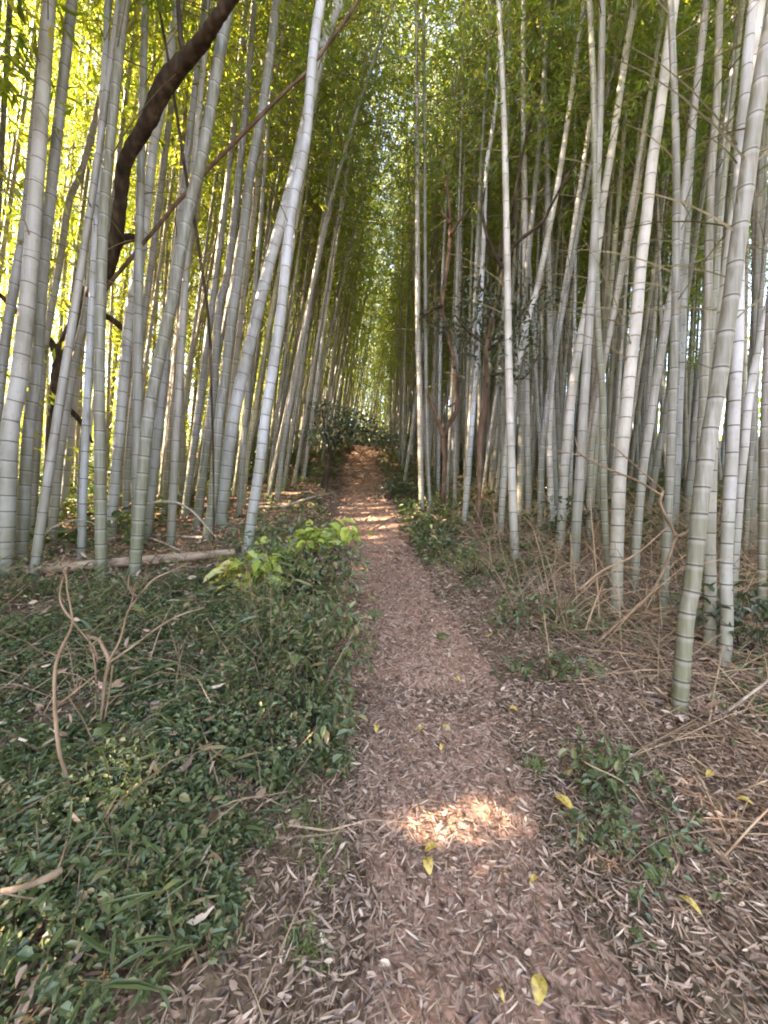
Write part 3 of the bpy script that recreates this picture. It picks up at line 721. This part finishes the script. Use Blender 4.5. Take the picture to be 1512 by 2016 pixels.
# dry straw and canes under the right-hand stand
mb = MB(); DR = np.random.RandomState(51)
def dry(n, x0, x1, y0, y1, hmax, lmin, lmax):
    c = 0
    while c < n:
        x = DR.uniform(x0, x1); y = DR.uniform(y0, y1)
        if x-pxc(y) < phw(y)+.35: continue
        c += 1
        ln = DR.uniform(lmin, lmax); a = DR.uniform(0, 6.28); up = DR.uniform(.02, hmax)
        t = np.linspace(0, 1, 6)
        px = x+math.cos(a)*ln*t; py = y+math.sin(a)*ln*t
        z = H(px, py)+.012+up*ln*np.sin(t*DR.uniform(1.6, 3.0))*DR.uniform(.5, 1)
        if x < pxc(y)+phw(y)+.2 or (px-pxc(py) < phw(py)).any(): continue
        mb.tube(np.stack([px, py, z], -1), np.linspace(DR.uniform(.0022, .0052), .0012, 6), 3, cap=False)
dry(520, 1.0, 3.6, 1.4, 3.4, .35, .3, 1.0)
dry(900, 1.1, 4.5, 2.6, 5.2, .8, .4, 1.2)
dry(420, .8, 5, 4.5, 8, .8, .5, 1.3)
o = link('dry_brush', mb.mesh('dry_brush', [STRAW])); tag(o, 'tangle of dry straw coloured canes and stalks around the bamboo feet', 'dry brush', kind='stuff')

# ------------------------------------------------------------------ dead wood, branches, trees
def px_line(pts, d, dd=0.0, extra=None):
    """photo pixels to points; d may be a list of depths"""
    if np.ndim(d) == 0: d = np.linspace(d, d+dd, len(pts))
    return np.array([at(x, y, q) for (x, y), q in zip(pts, d)])
def limb(mb, pts, wpx, d, dd=0., n=None, seg=7, rough=.12, m=0):
    P = px_line(pts, d, dd); w = np.broadcast_to(np.asarray(wpx, float), (len(pts),)) if np.ndim(wpx) == 0 else np.interp(np.linspace(0, 1, len(pts)), np.linspace(0, 1, len(wpx)), wpx)
    r = w/2*P[:, 1]/F*P[:, 1]/np.hypot(P[:, 0], P[:, 1])
    A = spline(np.column_stack([P, r]), n or max(10, len(pts)*5))
    mb.tube(A[:, :3], np.maximum(A[:, 3], .0015), seg, m=m, rough=rough, rng=LR)
    return A
def shift(mb, o):
    mb.V = [v-np.asarray(o) for v in mb.V]; return mb
def tree(name, foot, label, cat, parts, group=None):
    root = empty(name, foot, label, cat, group)
    for nm, mb, mats, sm in parts: link(nm, shift(mb, foot).mesh(nm, mats, sm), root)
    return root

# crooked dark tree on the left bank
d0 = 4.1
foot = hit(92, 1056); d0 = foot[1]
tr = MB(); A = limb(tr, [(92,1068),(100,975),(113,777),(131,697),(168,605),(205,548),(226,485),(236,400),(248,320),(284,250),(322,172),(372,112),(415,55),(458,-5),(490,-60),(540,-160)], [38,36,36,40,32,28,28,27,28,30,37,30,26,21,17,9], d0, -1.9, n=110, seg=14, rough=.17)
b1 = MB(); limb(b1, [(135,700),(112,690),(95,668),(60,640),(20,600),(-20,560)], [30,24,16,14,13,10], d0, 0)
b2 = MB(); limb(b2, [(226,480),(245,470),(262,468),(270,467)], [24,20,17,13], d0-.3, 0)
b3 = MB(); limb(b3, [(150,660),(180,622),(212,624),(243,648)], [20,16,15,13], d0, .1)
b4 = MB(); limb(b4, [(372,112),(358,92),(354,50),(350,-5),(345,-80)], [18,13,11,9,6], d0-1.25, 0)
b5 = MB(); limb(b5, [(120,800),(143,812),(165,840),(182,872)], [16,13,12,6], d0, .05)
b6 = MB(); limb(b6, [(148,640),(155,590),(154,560)], [16,16,22], d0, 0)
tree('crooked_tree', foot, 'crooked dark tree whose bent trunk crosses the upper left bamboo', 'tree',
     [('trunk', tr, [BARK], True)]+[('branch', b, [BARK], True) for b in (b1, b2, b3, b4, b5, b6)])

# hanging vine and leaning dead pole
mb = MB(); limb(mb, [(300,-40),(310,0),(325,80),(343,190),(370,370),(385,450),(405,580),(413,660),(416,760),(420,900),(421,1062)], [6,6,6,6,7,7,6,6,5,4,4], 3.9)
o = link('hanging_vine', mb.mesh('hanging_vine', [BARK])); tag(o, 'thin dark vine hanging down across the leaning dead pole', 'vine')
mb = MB(); limb(mb, [(196,590),(215,560),(300,458),(370,375),(470,272),(560,182),(612,132),(690,25),(740,-50)], [9,9,8,8,7,7,6,6,5], 3.75, .1, n=50)
o = link('leaning_dead_pole', mb.mesh('leaning_dead_pole', [REDBARK])); tag(o, 'long brown dead pole leaning diagonally across the left bamboo', 'dead pole')

# fallen log and canes on the left bank
def ground_line(mb, pts, wpx, lift=0., n=24, seg=8, arch=None, m=0):
    P = np.array([hit(x, y) for x, y in pts]); r = np.interp(np.linspace(0, 1, len(pts)), np.linspace(0, 1, len(np.atleast_1d(wpx))), np.atleast_1d(wpx))/2*P[:, 1]/F
    P[:, 2] += r*.8+lift
    if arch is not None: P[:, 2] += arch
    A = spline(np.column_stack([P, r]), n); mb.tube(A[:, :3], np.maximum(A[:, 3], .0015), seg, m=m, rough=.04, rng=LR)
mb = MB(); a_, b_ = hit(18, 1146), hit(462, 1104); n_ = 30; t_ = np.linspace(0, 1, n_)[:, None]
P = a_*(1-t_)+b_*t_; P[:, 2] = np.maximum(P[:, 2], 0)+.05; P[:, 2] = np.maximum(P[:, 2], H(P[:, 0], P[:, 1])+.03)
sm_ = np.polyfit(t_[:, 0], P[:, 2], 1); P[:, 2] = np.polyval(sm_, t_[:, 0])+.03
V, Q, T, ring, h, tone = culm_geo(P, .046, .038, LR, seg=12, inter=.34, detail=True)
mb.add(V, Q, T)
o = link('fallen_log', mb.mesh('fallen_log', [LOGM])); tag(o, 'long pinkish brown fallen bamboo log lying on the bank before the stems', 'log')
canes = [
 ([(285,1057),(360,1060),(440,1063)], [7,6,5], 0, GREYWOOD, 'short pale cane lying flat behind the two mossy bamboo feet'),
 ([(283,1062),(330,1080),(372,1100)], [5,4,4], .03, GREYWOOD, 'thin whitish stick slanting down to the fallen log'),
 ([(20,1118),(60,1100),(110,1112),(150,1122)], [9,8,6], .03, DEADWOOD, 'gnarled brown stick at the foot of the thickest pale bamboo'),
 ([(80,1105),(130,1070),(182,1030)], [6,5,4], .08, DEADWOOD, 'brown stick propped up beside the straight olive bamboo'),
 ([(510,1003),(560,1001),(610,985),(650,975)], [5,5,4], .02, GREYWOOD, 'pale cane lying beside the path below the small dark tree'),
 ([(560,960),(600,940),(640,915)], [4,4,3], .03, DEADWOOD, 'thin stick slanting in the far left ranks beside the path'),
 ([(655,905),(690,885),(725,868)], [4,4,3], .05, GREYWOOD, 'dead cane lying across the bank at the top of the path'),
 ([(735,1045),(790,1012)], [3,3], .02, DEADWOOD, 'bleached stick lying in the sunny spot at the path bend'),
]
for pts, w, lf, mat, lab in canes:
    mb = MB(); ground_line(mb, pts, w, lf); o = link('fallen_cane', mb.mesh('fallen_cane', [mat])); tag(o, lab, 'cane', 'fallen canes on the ground')
arc = [([(288,992),(320,988),(350,990),(380,1008),(405,1035),(426,1058)], [5,5,5,4,4], 3.9, 'thin pale dead cane arching over behind the second mossy bamboo'),
       ([(75,1078),(95,1045),(130,1028),(160,1024),(184,1030)], [5,5,4,4,3], 3.6, 'thin pale dead cane arching low beside the straight olive bamboo')]
for pts, w, d, lab in arc:
    mb = MB(); limb(mb, pts, w, d, rough=.03); o = link('arched_cane', mb.mesh('arched_cane', [GREYWOOD])); tag(o, lab, 'cane')

# bare dead shrubs in the ground cover
def twigs(mb, n, ln):
    V = mb.V[0]
    for _ in range(n):
        p = V[LR.randint(len(V)//3, len(V)-2)]; d = LR.normal(size=3)*[.7, .4, .4]+[0, 0, .7]; d = d/np.linalg.norm(d)*ln*LR.uniform(.4, 1.2); t = np.linspace(0, 1, 5)[:, None]
        mb.tube(p+d*t+LR.normal(size=(5, 3))*ln*.06, np.linspace(.0022, .0008, 5), 3, cap=False)
foot = hit(140, 1600); d = foot[1]*.99
t1 = MB(); limb(t1, [(142,1610),(136,1545),(115,1470),(107,1350),(115,1292),(138,1242),(144,1222)], [10,10,9,8,8,7,6], d)
s1 = MB(); limb(s1, [(144,1222),(128,1203),(118,1180),(121,1150),(130,1125),(135,1103)], [5,5,4,4,3,2], d)
s2 = MB(); limb(s2, [(144,1226),(138,1190),(132,1160),(130,1135),(116,1108)], [5,4,4,3,2], d)
s3 = MB(); limb(s3, [(115,1292),(104,1288),(98,1283)], [4,3,2], d)
s4 = MB(); limb(s4, [(118,1385),(150,1360),(188,1330)], [5,5,4], d)
s5 = MB(); limb(s5, [(143,1225),(165,1250),(185,1275),(192,1300)], [4,4,3,2], d)
for b in (s1, s2, s4, s5): twigs(b, 7, .07)
tree('dead_shrub', foot, 'tall bare dead shrub with one bent stem rising from the ivy bank', 'shrub', [('stem', t1, [DEADWOOD], True)]+[('branch', b, [DEADWOOD], True) for b in (s1, s2, s3, s4, s5)])
foot = hit(196, 1440); d = foot[1]*.99
t1 = MB(); limb(t1, [(196,1445),(203,1380),(208,1335),(214,1302),(203,1275),(192,1258),(172,1252)], [7,7,9,10,8,6,4], d)
t2 = MB(); limb(t2, [(205,1420),(216,1360),(222,1310)], [4,4,5], d)
s1 = MB(); limb(s1, [(214,1302),(236,1260),(248,1215),(256,1198),(280,1165),(304,1140),(338,1124),(372,1108)], [6,5,5,4,4,4,3,2], d, .1)
s2 = MB(); limb(s2, [(256,1198),(262,1175),(266,1152)], [4,3,2], d)
s3 = MB(); limb(s3, [(262,1172),(253,1155),(254,1132)], [3,3,2], d)
s4 = MB(); limb(s4, [(216,1304),(262,1272),(305,1240),(350,1213),(402,1196)], [6,5,5,4,3], d, .2)
s5 = MB(); limb(s5, [(190,1345),(186,1300),(178,1270)], [4,4,3], d)
s6 = MB(); limb(s6, [(188,1400),(190,1350)], [4,3], d)
for b in (s1, s2, s4, s5, s6): twigs(b, 7, .08)
tree('dead_shrub', foot, 'bare dead shrub with several peeling stems and a long twig reaching right', 'shrub', [('stem', t1, [DEADWOOD], True), ('stem', t2, [DEADWOOD], True)]+[('branch', b, [DEADWOOD], True) for b in (s1, s2, s3, s4, s5, s6)])
mb = MB(); limb(mb, [(-90,1785),(0,1757),(40,1748),(70,1738),(105,1722),(122,1712)], [15,16,15,16,19,15], .90, .06, seg=9)
limb(mb, [(108,1724),(122,1690),(131,1655)], [5,4,3], .96)
o = link('broken_branch', mb.mesh('broken_branch', [DEADWOOD])); tag(o, 'thick broken branch jutting in over dark leaves at the lower left edge', 'branch')
sticks = [
 ([(350,1610),(395,1560),(415,1510)], 1.50, [6,5,4], 'curved brown stick standing in the leaves above the fine bright grass tuft'),
 ([(205,1600),(235,1615),(262,1632)], 1.32, [12,11,8], 'short flaking bark stick lying in dark leaves'),
 ([(0,1620),(22,1580),(48,1530)], 1.32, [6,5,4], 'thin grey stick in leaves at the left edge'),
 ([(262,1520),(280,1485),(330,1465)], 1.6, [5,4,4], 'small forked twig in the middle of the leafy bank'),
 ([(313,1405),(322,1430),(327,1460)], 1.75, [4,3,3], 'short whitish twig poking from the leafy bank'),
 ([(465,1730),(505,1755),(540,1780)], 1.35, [6,6,4], 'dark stick lying at the lower edge of the leafy bank'),
 ([(395,1360),(440,1310),(470,1265)], 2.1, [4,4,3], 'slanting straw coloured stem in the leafy bank'),
]
for pts, d, w, lab in sticks:
    mb = MB(); limb(mb, pts, w, d, rough=.08); o = link('dead_stick', mb.mesh('dead_stick', [GREYWOOD])); tag(o, lab, 'stick', 'dead sticks in the leafy bank')

# right bank: forked dead branch and pale canes
foot = hit(1142, 1295); d = 2.7
foot = np.array([at(1142, 1290, d)[0], d, float(H(at(1142, 1290, d)[0], d))])
t1 = MB(); limb(t1, [(1142,1296),(1208,1235),(1276,1174),(1310,1113),(1327,1070),(1333,1056)], [5,6,6,6,6,6], d)
s1 = MB(); limb(s1, [(1333,1056),(1352,1048),(1380,1022),(1403,1000),(1401,972),(1398,945)], [9,8,6,5,4,2], d)
s2 = MB(); limb(s2, [(1331,1056),(1318,1030),(1303,1000),(1300,985),(1306,966)], [8,7,6,6,7], d)
s3 = MB(); limb(s3, [(1303,976),(1272,956),(1242,941),(1192,921),(1148,898),(1138,884),(1131,860)], [6,5,5,4,4,3,2], d, .1)
s4 = MB(); limb(s4, [(1306,966),(1276,938),(1236,904),(1188,860)], [4,3,3,2], d, .15)
s5 = MB(); limb(s5, [(1148,898),(1110,890),(1062,880)], [3,2,2], d+.1)
tree('dead_branch', foot, 'forked bare dead branch standing in front of the thick right bank bamboo', 'branch', [('stem', t1, [DEADWOOD], True)]+[('twig', b, [DEADWOOD], True) for b in (s1, s2, s3, s4, s5)])
rc = [
 ([(1336,1492),(1391,1430),(1450,1387),(1512,1340),(1580,1290)], 2.0, [8,8,7,7,6], GREYWOOD, 'pale straight cane sticking up past the right edge from the dry straw'),
 ([(1141,1161),(1185,1124),(1249,1093),(1313,1039)], 2.9, [5,5,4,3], STRAW, 'tan cane slanting across the tall thick pale bamboo'),
 ([(1161,972),(1168,1060),(1175,1140),(1182,1245)], 3.0, [2,3,4,4], STRAW, 'upright thin straw stalk in the dry brush left of the thick pale bamboo'),
 ([(1190,1140),(1165,1205),(1141,1275)], 2.8, [3,4,4], STRAW, 'short straw stalk leaning left in the dry brush'),
 ([(1356,1485),(1430,1540),(1512,1594),(1560,1630)], 1.75, [5,5,4,4], STRAW, 'long straw stalk lying down towards the lower right edge'),
 ([(1421,1548),(1470,1512),(1530,1470)], 1.85, [5,5,5], STRAW, 'straw stalk crossing the long lying one near the right edge'),
 ([(1151,1328),(1240,1324),(1321,1325),(1420,1331),(1530,1342)], 2.45, [4,4,4,4,4], STRAW, 'level straw cane passing behind the nearest greenish bamboo foot'),
 ([(1210,1430),(1206,1405),(1214,1386)], 2.2, [4,4,3], STRAW, 'tiny upright broken stalk left of the nearest greenish bamboo foot'),
 ([(1150,1500),(1250,1560),(1320,1700)], 1.6, [3,3,2], STRAW, 'fine curved stalk over the dark grassy tuft'),
]
for pts, d, w, mat, lab in rc:
    mb = MB(); limb(mb, pts, w, d, rough=.02); o = link('dry_cane', mb.mesh('dry_cane', [mat])); tag(o, lab, 'cane', 'dry canes on the right bank')

def clump_leaves(mb, centers, radii, n, ll, lw, rng, flat=.6, m=0, droop=-.15, slim=False):
    for c, r in zip(centers, radii):
        c = np.asarray(c); k = int(n*(r/.3)**2)
        v = rng.normal(size=(k, 3)); v = norm(v)*(rng.uniform(.25, 1, (k, 1))**.5)
        pos = c+v*r*np.array([1, 1, flat])+rng.normal(size=(k, 3))*r*.12
        ax = v*.6+rng.normal(size=(k, 3))*.6+np.array([0, 0, droop])
        L = ll*rng.uniform(.6, 1.3, k)
        V, Q = broad_leaves(pos, ax, L, L*lw, rng, up=np.tile([0, 0, 1.], (k, 1)))
        mb.add(V, Q, None, m)
TRR = np.random.RandomState(61)
# forked reddish tree
foot = hit(874, 1012); d = foot[1]
tr = MB(); limb(tr, [(872,1014),(874,960),(875,905),(873,858),(892,822),(900,800),(898,757),(892,700),(880,650),(870,598),(880,529),(887,462),(884,400),(876,330),(874,290)], [12,10,9,11,9,8,8,8,8,9,8,9,6,4,2], d, .1, n=70, seg=9, rough=.18)
b1 = MB(); limb(b1, [(873,862),(860,819),(848,790),(838,765)], [10,8,6,3], d)
b2 = MB(); limb(b2, [(870,600),(848,612),(825,628)], [8,7,4], d)
b3 = MB(); limb(b3, [(887,462),(905,435),(940,390),(962,345)], [6,4,4,2], d, .1)
b4 = MB(); limb(b4, [(886,440),(872,420),(868,400)], [7,4,2], d)
b5 = MB(); limb(b5, [(898,790),(885,800),(868,790)], [5,4,3], d)
cr = MB()
clump_leaves(cr, [at(x, y, d+q) for x, y, q in ((862,640,0),(880,670,.1),(900,700,0),(915,660,.2),(850,615,0),(895,640,-.2),(905,735,0))], [.28,.32,.2,.3,.2,.26,.2], 60, .07, .5, TRR)
tree('forked_tree', foot, 'thin forked tree with reddish brown peeling trunk right of the path', 'tree', [('trunk', tr, [REDBARK], True)]+[('branch', b, [REDBARK if k != 1 else BARK], True) for k, b in enumerate((b1, b2, b3, b4, b5))]+[('crown', cr, [DARKL], False)])
# leafy dark tree with twisting limbs
foot = hit(944, 1062); d = foot[1]
tr = MB(); limb(tr, [(942,1064),(944,940),(946,860),(955,790),(958,740),(958,685),(970,620),(981,574),(990,530)], [9,9,14,15,10,9,8,7,7], d, n=50, seg=9, rough=.16)
bs_ = []
for pts, w, dd in (
  ([(990,530),(976,502),(958,462),(950,418),(955,370)], [8,7,6,6,3], .1),
  ([(990,530),(1007,493),(1025,471),(1065,440),(1088,400),(1119,342),(1150,300)], [9,8,7,7,6,5,3], -.3),
  ([(985,512),(994,458),(1012,435),(1016,373),(1034,279),(1048,230),(1060,190)], [7,7,6,6,5,4,3], .1),
  ([(964,640),(958,583),(945,565),(946,540)], [6,5,5,3], .0),
  ([(958,690),(1000,650),(1040,600),(1062,575)], [9,8,6,4], .0),
  ([(956,740),(1000,735),(1030,745),(1060,700)], [6,6,5,3], -.1),
  ([(958,680),(920,650),(895,620)], [6,5,3], -.1)):
    b = MB(); limb(b, pts, w, d, dd); bs_.append(b)
cr = MB()
cs = [(930,600),(960,610),(990,630),(1015,600),(1035,640),(1000,680),(960,690),(930,660),(1035,700),(985,725),(1060,580),(1050,615),(945,560),(1010,740),(900,620),(975,580),(1030,670),(960,650)]
clump_leaves(cr, [at(x, y, d+TRR.uniform(-.4, .4)) for x, y in cs], TRR.uniform(.16, .36, len(cs)), 85, .06, .5, TRR)
tree('leafy_dark_tree', foot, 'dark leafy tree with thin twisting limbs among the bamboo right of the path', 'tree', [('trunk', tr, [REDBARK], True)]+[('branch', b, [BARK], True) for b in bs_]+[('crown', cr, [DARKL], False)])
# small evergreen arching over the path
foot = hit(640, 968); d = foot[1]
tr = MB(); limb(tr, [(636,972),(644,930),(652,885),(668,855),(690,838)], [14,12,11,9,6], d, n=30, seg=9)
b1 = MB(); limb(b1, [(656,876),(690,852),(730,850),(762,866)], [7,6,4,2], d, -.3)
b2 = MB(); limb(b2, [(652,888),(640,850),(632,800)], [6,4,2], d, .1)
cr = MB()
cs = [(640,858),(662,850),(682,838),(705,830),(725,842),(745,856),(762,868),(690,818),(715,860),(672,868),(640,800),(655,810),(700,845),(670,830),(628,855)]
clump_leaves(cr, [at(x, y, d+TRR.uniform(-.4, .4)) for x, y in cs], TRR.uniform(.2, .42, len(cs)), 80, .085, .45, TRR, flat=.38)
tree('small_evergreen_tree', foot, 'small dark evergreen tree arching its flat crown over the upper path', 'tree', [('trunk', tr, [BARK], True), ('branch', b1, [BARK], True), ('branch', b2, [BARK], True), ('crown', cr, [DARKL], False)])

# shrubs and saplings
def shrub(px, py, w, h, ll, label, mat, n=60, name='shrub', lw=.5, clumps=7, foot=None, flat=.75, cat='shrub'):
    """px, py: foot in the photo; w, h in metres"""
    f = hit(px, py) if foot is None else np.array(foot)
    mb = MB(); st = MB()
    cs = [f+np.array([TRR.uniform(-.5, .5)*w, TRR.uniform(-.3, .3)*w, h*TRR.uniform(.35, .85)]) for _ in range(clumps)]
    clump_leaves(mb, cs, TRR.uniform(.28, .42, clumps)*min(w, h*1.4), n/(min(w, h*1.4)/.6)**1.4, ll, lw, TRR, flat=flat)
    for c in cs:
        st.tube(spline(np.array([f+TRR.normal(size=3)*[.03, .03, 0], (f+c)/2+TRR.normal(size=3)*.03, c]), 6), np.linspace(.006, .002, 6), 4)
    r = empty(name, f, label, cat)
    link('foliage', shift(mb, f).mesh('foliage', [mat], False), r); link('stem', shift(st, f).mesh('stem', [BARK]), r)
    return r
shrub(598, 1185, .66, .58, .05, 'rounded dark evergreen shrub overhanging the path edge below the pale sapling', COVER, 120, clumps=16)
shrub(600, 1335, .60, .44, .045, 'grey-green bushy shrub bulging onto the path halfway down the bank', COVER, 110, clumps=14)
shrub(672, 1262, .2, .22, .05, 'small reddish brown withering shrub at the path edge', LITTER, 40, clumps=4)
shrub(615, 1460, .45, .26, .05, 'low leafy shrub at the bottom corner of the bank beside the path', COVER, 80, clumps=8)
shrub(1195, 1560, .27, .2, .045, 'dark green leafy tuft in the leaf litter right of the near path', COVER, 80, clumps=7)
shrub(1040, 1240, .62, .26, .05, 'low dark shrub at the path side below the dry brush', COVER, 80, clumps=8)
shrub(930, 1135, .75, .26, .05, 'low bright green patch of leaves on the right verge of the path', GRASS, 70, clumps=9, lw=.25)
shrub(1085, 1345, .40, .18, .05, 'small flat dark shrub between the path and the nearest greenish bamboo', COVER, 70, clumps=6)
shrub(1460, 1290, .55, .45, .07, 'leafy shrub behind the thick bamboo feet at the right edge', DARKL, 80, clumps=9)
shrub(1135, 1075, .6, .55, .08, 'dark drooping leafy shrub among the slim bamboo right of the dry brush', DARKL, 60, clumps=7)
shrub(770, 985, .5, .4, .07, 'dark shrub hugging the right side of the upper path', DARKL, 60, clumps=8)
shrub(850, 1075, 1.0, .4, .07, 'olive low shrub at the bend under the upright twin bamboo', COVER, 60, clumps=9)
def sapling(foot_px, tips, ll, mats, label, d, name='sapling'):
    f = hit(*foot_px); mb = MB(); st = MB()
    for (x, y, k, mi) in tips:
        c = at(x, y, d+TRR.uniform(-.12, .12))
        st.tube(spline(np.array([f, (f*.5+c*.5)+np.array([0, 0, .08]), c]), 8), np.linspace(.006, .002, 8), 4)
        k = k*3; pos = c+TRR.normal(size=(k, 3))*np.array([.065, .065, .04]); th = TRR.uniform(0, 6.28, k)
        ax = np.stack([np.cos(th), np.sin(th), TRR.normal(-.25, .25, k)], -1)
        L = ll*TRR.uniform(.6, 1.25, k)
        V, Q = broad_leaves(pos, ax, L, L*.55, TRR, up=np.tile([0, -.5, 1.], (k, 1))); mb.add(V, Q, None, mi)
    r = empty(name, f, label, 'sapling')
    link('foliage', shift(mb, f).mesh('foliage', mats, False), r); link('stem', shift(st, f).mesh('stem', [BARK]), r)
sapling((505,1180), [(462,1108,7,0),(490,1120,8,0),(475,1138,7,0),(510,1105,8,1),(535,1118,6,1),(500,1140,7,0),(452,1128,4,0),(540,1135,4,1),(520,1150,4,1)], .12, [SAPY, SAPL], 'young sapling with yellow and lime leaves beside the closely ringed pale bamboo', hit(505, 1160)[1]-.4)
sapling((600,1140), [(560,1080,6,0),(575,1095,6,0),(610,1058,8,0),(630,1052,8,0),(650,1055,7,0),(605,1068,3,1),(670,1040,5,0),(685,1045,4,0),(575,1150,4,0),(640,1065,6,0),(560,1105,5,0)], .12, [SAPL, SAPY], 'young sapling with pale green leaves on top of the shrub at the path edge', hit(600, 1120)[1]-.5)
sapling((545,1235), [(540,1202,4,0),(552,1198,4,1)], .07, [SAPY, SAPL], 'tiny plant with orange and green leaves on the bank below the saplings', hit(545, 1225)[1])
sapling((130,770), [(95,712,6,0),(150,708,6,0),(165,700,5,0)], .08, [SAPL], 'sprig of pale leaves catching light against the crooked tree trunk', 3.6) if False else None
# grass tufts
def tuft(px, py, n, hgt, spread, label, wid=.006):
    f = hit(px, py); mb = MB()
    for _ in range(n):
        a = TRR.uniform(0, 6.28); b = f+np.array([math.cos(a), math.sin(a), 0])*TRR.uniform(0, spread); b[2] = H(b[0], b[1])
        hh = hgt*TRR.uniform(.5, 1.2); o_ = TRR.normal(size=2)*.5*hh; t = np.linspace(0, 1, 5)
        P = b+np.stack([o_[0]*t**2, o_[1]*t**2, hh*(t-.35*t**3)], -1)
        s = norm(np.cross(np.array([o_[0], o_[1], .1]), [0, 0, 1.]))*wid*(1-t*.9)[:, None]
        V = np.stack([P-s, P+s], 1).reshape(-1, 3); i = np.arange(4)[:, None]*2
        mb.add(V, i+np.array([[0, 1, 3, 2]]), None, 0)
    o = link('grass_tuft', shift(mb, f).mesh('grass_tuft', [GRASS], False), None, f); tag(o, label, 'grass tuft')
tuft(630, 1690, 90, .09, .13, 'fine bright green grass tuft at the left edge of the near path', .003)
tuft(605, 1880, 110, .06, .07, 'dark mossy green grass tuft in the leaf litter at the bottom of the path', .003)
tuft(1150, 1650, 70, .05, .07, 'small dark grass tuft right of the sunlit streaks', .003)
tuft(1055, 1520, 60, .07, .06, 'thin grass tuft at the right end of the upper sunlit streak', .003)
tuft(600, 1620, 60, .08, .08, 'loose green grass tuft just above the fine bright green one', .003)
# stones
def stone(px, py, r, mat, label, sq=(1.2, 1, .6)):
    f = hit(px, py); n, m = 14, 9; V = []
    k = TRR.uniform(0, 6.28, 4)
    for i in range(m+1):
        ph = math.pi*i/m
        for j in range(n):
            th = 2*math.pi*j/n; q = 1+.12*math.sin(2*th+k[0])*math.sin(ph)+.10*math.sin(3*th+k[1]+2*ph)+.06*math.sin(5*ph+k[2])
            V.append(f+np.array([math.cos(th)*math.sin(ph)*sq[0], math.sin(th)*math.sin(ph)*sq[1], math.cos(ph)*sq[2]+sq[2]*.4])*r*q)
    i = np.arange(m)[:, None]*n; j = np.arange(n)[None]; q = (j+1) % n
    Q = np.stack([i+j, i+n+j, i+n+q, i+q], -1).reshape(-1, 4)
    o = link('stone', make_mesh('stone', np.array(V)-f, Q, None, [mat], smooth=True), None, f); tag(o, label, 'stone')
stone(871, 1258, .045, MOSS, 'dark mossy stone sticking out of the path')
stone(880, 1437, .022, STONE, 'small pale stone lying on the path', (1, 1, .8))
stone(575, 1610, .024, MOSS, 'rounded brown stone at the bank edge above the fine bright grass tuft', (1.1, 1, .8))
# single bright fallen leaves
fl = [
 (842,1725,.060,.62,100,'large round yellow leaf on the path below the sunlit streaks',YLEAF),
 (850,1692,.062,.45,20,'pale crumpled yellow leaf just above the large round yellow one',YLEAF),
 (1358,1812,.062,.35,125,'long bright yellow leaf at the lower right among brown litter',YLEAF),
 (1313,1713,.060,.33,110,'narrow orange-yellow leaf above the long bright yellow one',YLEAF),
 (1110,1600,.080,.50,130,'large pale yellow leaf right of the sunlit streaks',YLEAF),
 (1062,1975,.070,.60,60,'broad pale yellow leaf at the bottom edge of the path',YLEAF),
 (742,1450,.050,.62,80,'yellow leaf at the left side of the path near the bank corner',YLEAF),
 (1010,1411,.050,.5,170,'small yellow leaf on the right side of the path opposite the pale stone',YLEAF),
 (900,1350,.045,.5,140,'yellow leaf in the middle of the path above the pale stone',YLEAF),
 (965,1263,.05,.4,10,'yellow leaf on the path right of the mossy stone',YLEAF),
 (830,1450,.045,.45,30,'yellowish leaf left of the small pale stone',YLEAF),
 (878,1450,.045,.4,170,'narrow yellow leaf touching the small pale stone',YLEAF),
 (870,1488,.04,.5,60,'faded yellow leaf below the small pale stone',YLEAF),
 (1467,1602,.055,.4,150,'yellow leaf near the right edge under the straw stalks',YLEAF),
 (1400,1545,.06,.45,20,'tan yellow leaf under the crossing straw stalks',YLEAF),
 (985,1990,.03,.4,120,'tiny yellow leaf left of the broad pale one at the bottom',YLEAF),
 (1052,1760,.035,.5,20,'curled straw yellow leaf in the middle of the near path',YLEAF),
]
for px, py, L, w, ang, lab, mat in fl:
    f = hit(px, py); a = math.radians(ang)
    ax = np.array([[math.cos(a), math.sin(a), .12]]); n = 9; t = np.linspace(0, 1, n); V = []
    s = np.array([-math.sin(a), math.cos(a), 0]); wd = L*w*np.sin(math.pi*np.clip(t, .02, .98)**.85)**.8*.5
    for k in range(n):
        c = np.array([math.cos(a), math.sin(a), 0])*(t[k]-.5)*L*1.0+np.array([0, 0, .035+.014*math.sin(t[k]*3)])
        V += [c-s*wd[k]+[0, 0, wd[k]*.35], c, c+s*wd[k]+[0, 0, wd[k]*.25]]
    i = np.arange(n-1)[:, None]*3; Q = np.concatenate([i+np.array([[0, 1, 4, 3]]), i+np.array([[1, 2, 5, 4]])], 0)
    gz = (float(H(f[0], f[1]+.02))-float(H(f[0], f[1]-.02)))/.04
    V = np.array(V); V[:, 2] += V[:, 1]*gz
    o = link('fallen_leaf', make_mesh('fallen_leaf', V, Q, None, [mat], smooth=True), None, f); tag(o, lab, 'leaf', 'yellow leaves on the ground')
bpy.context.view_layer.update()
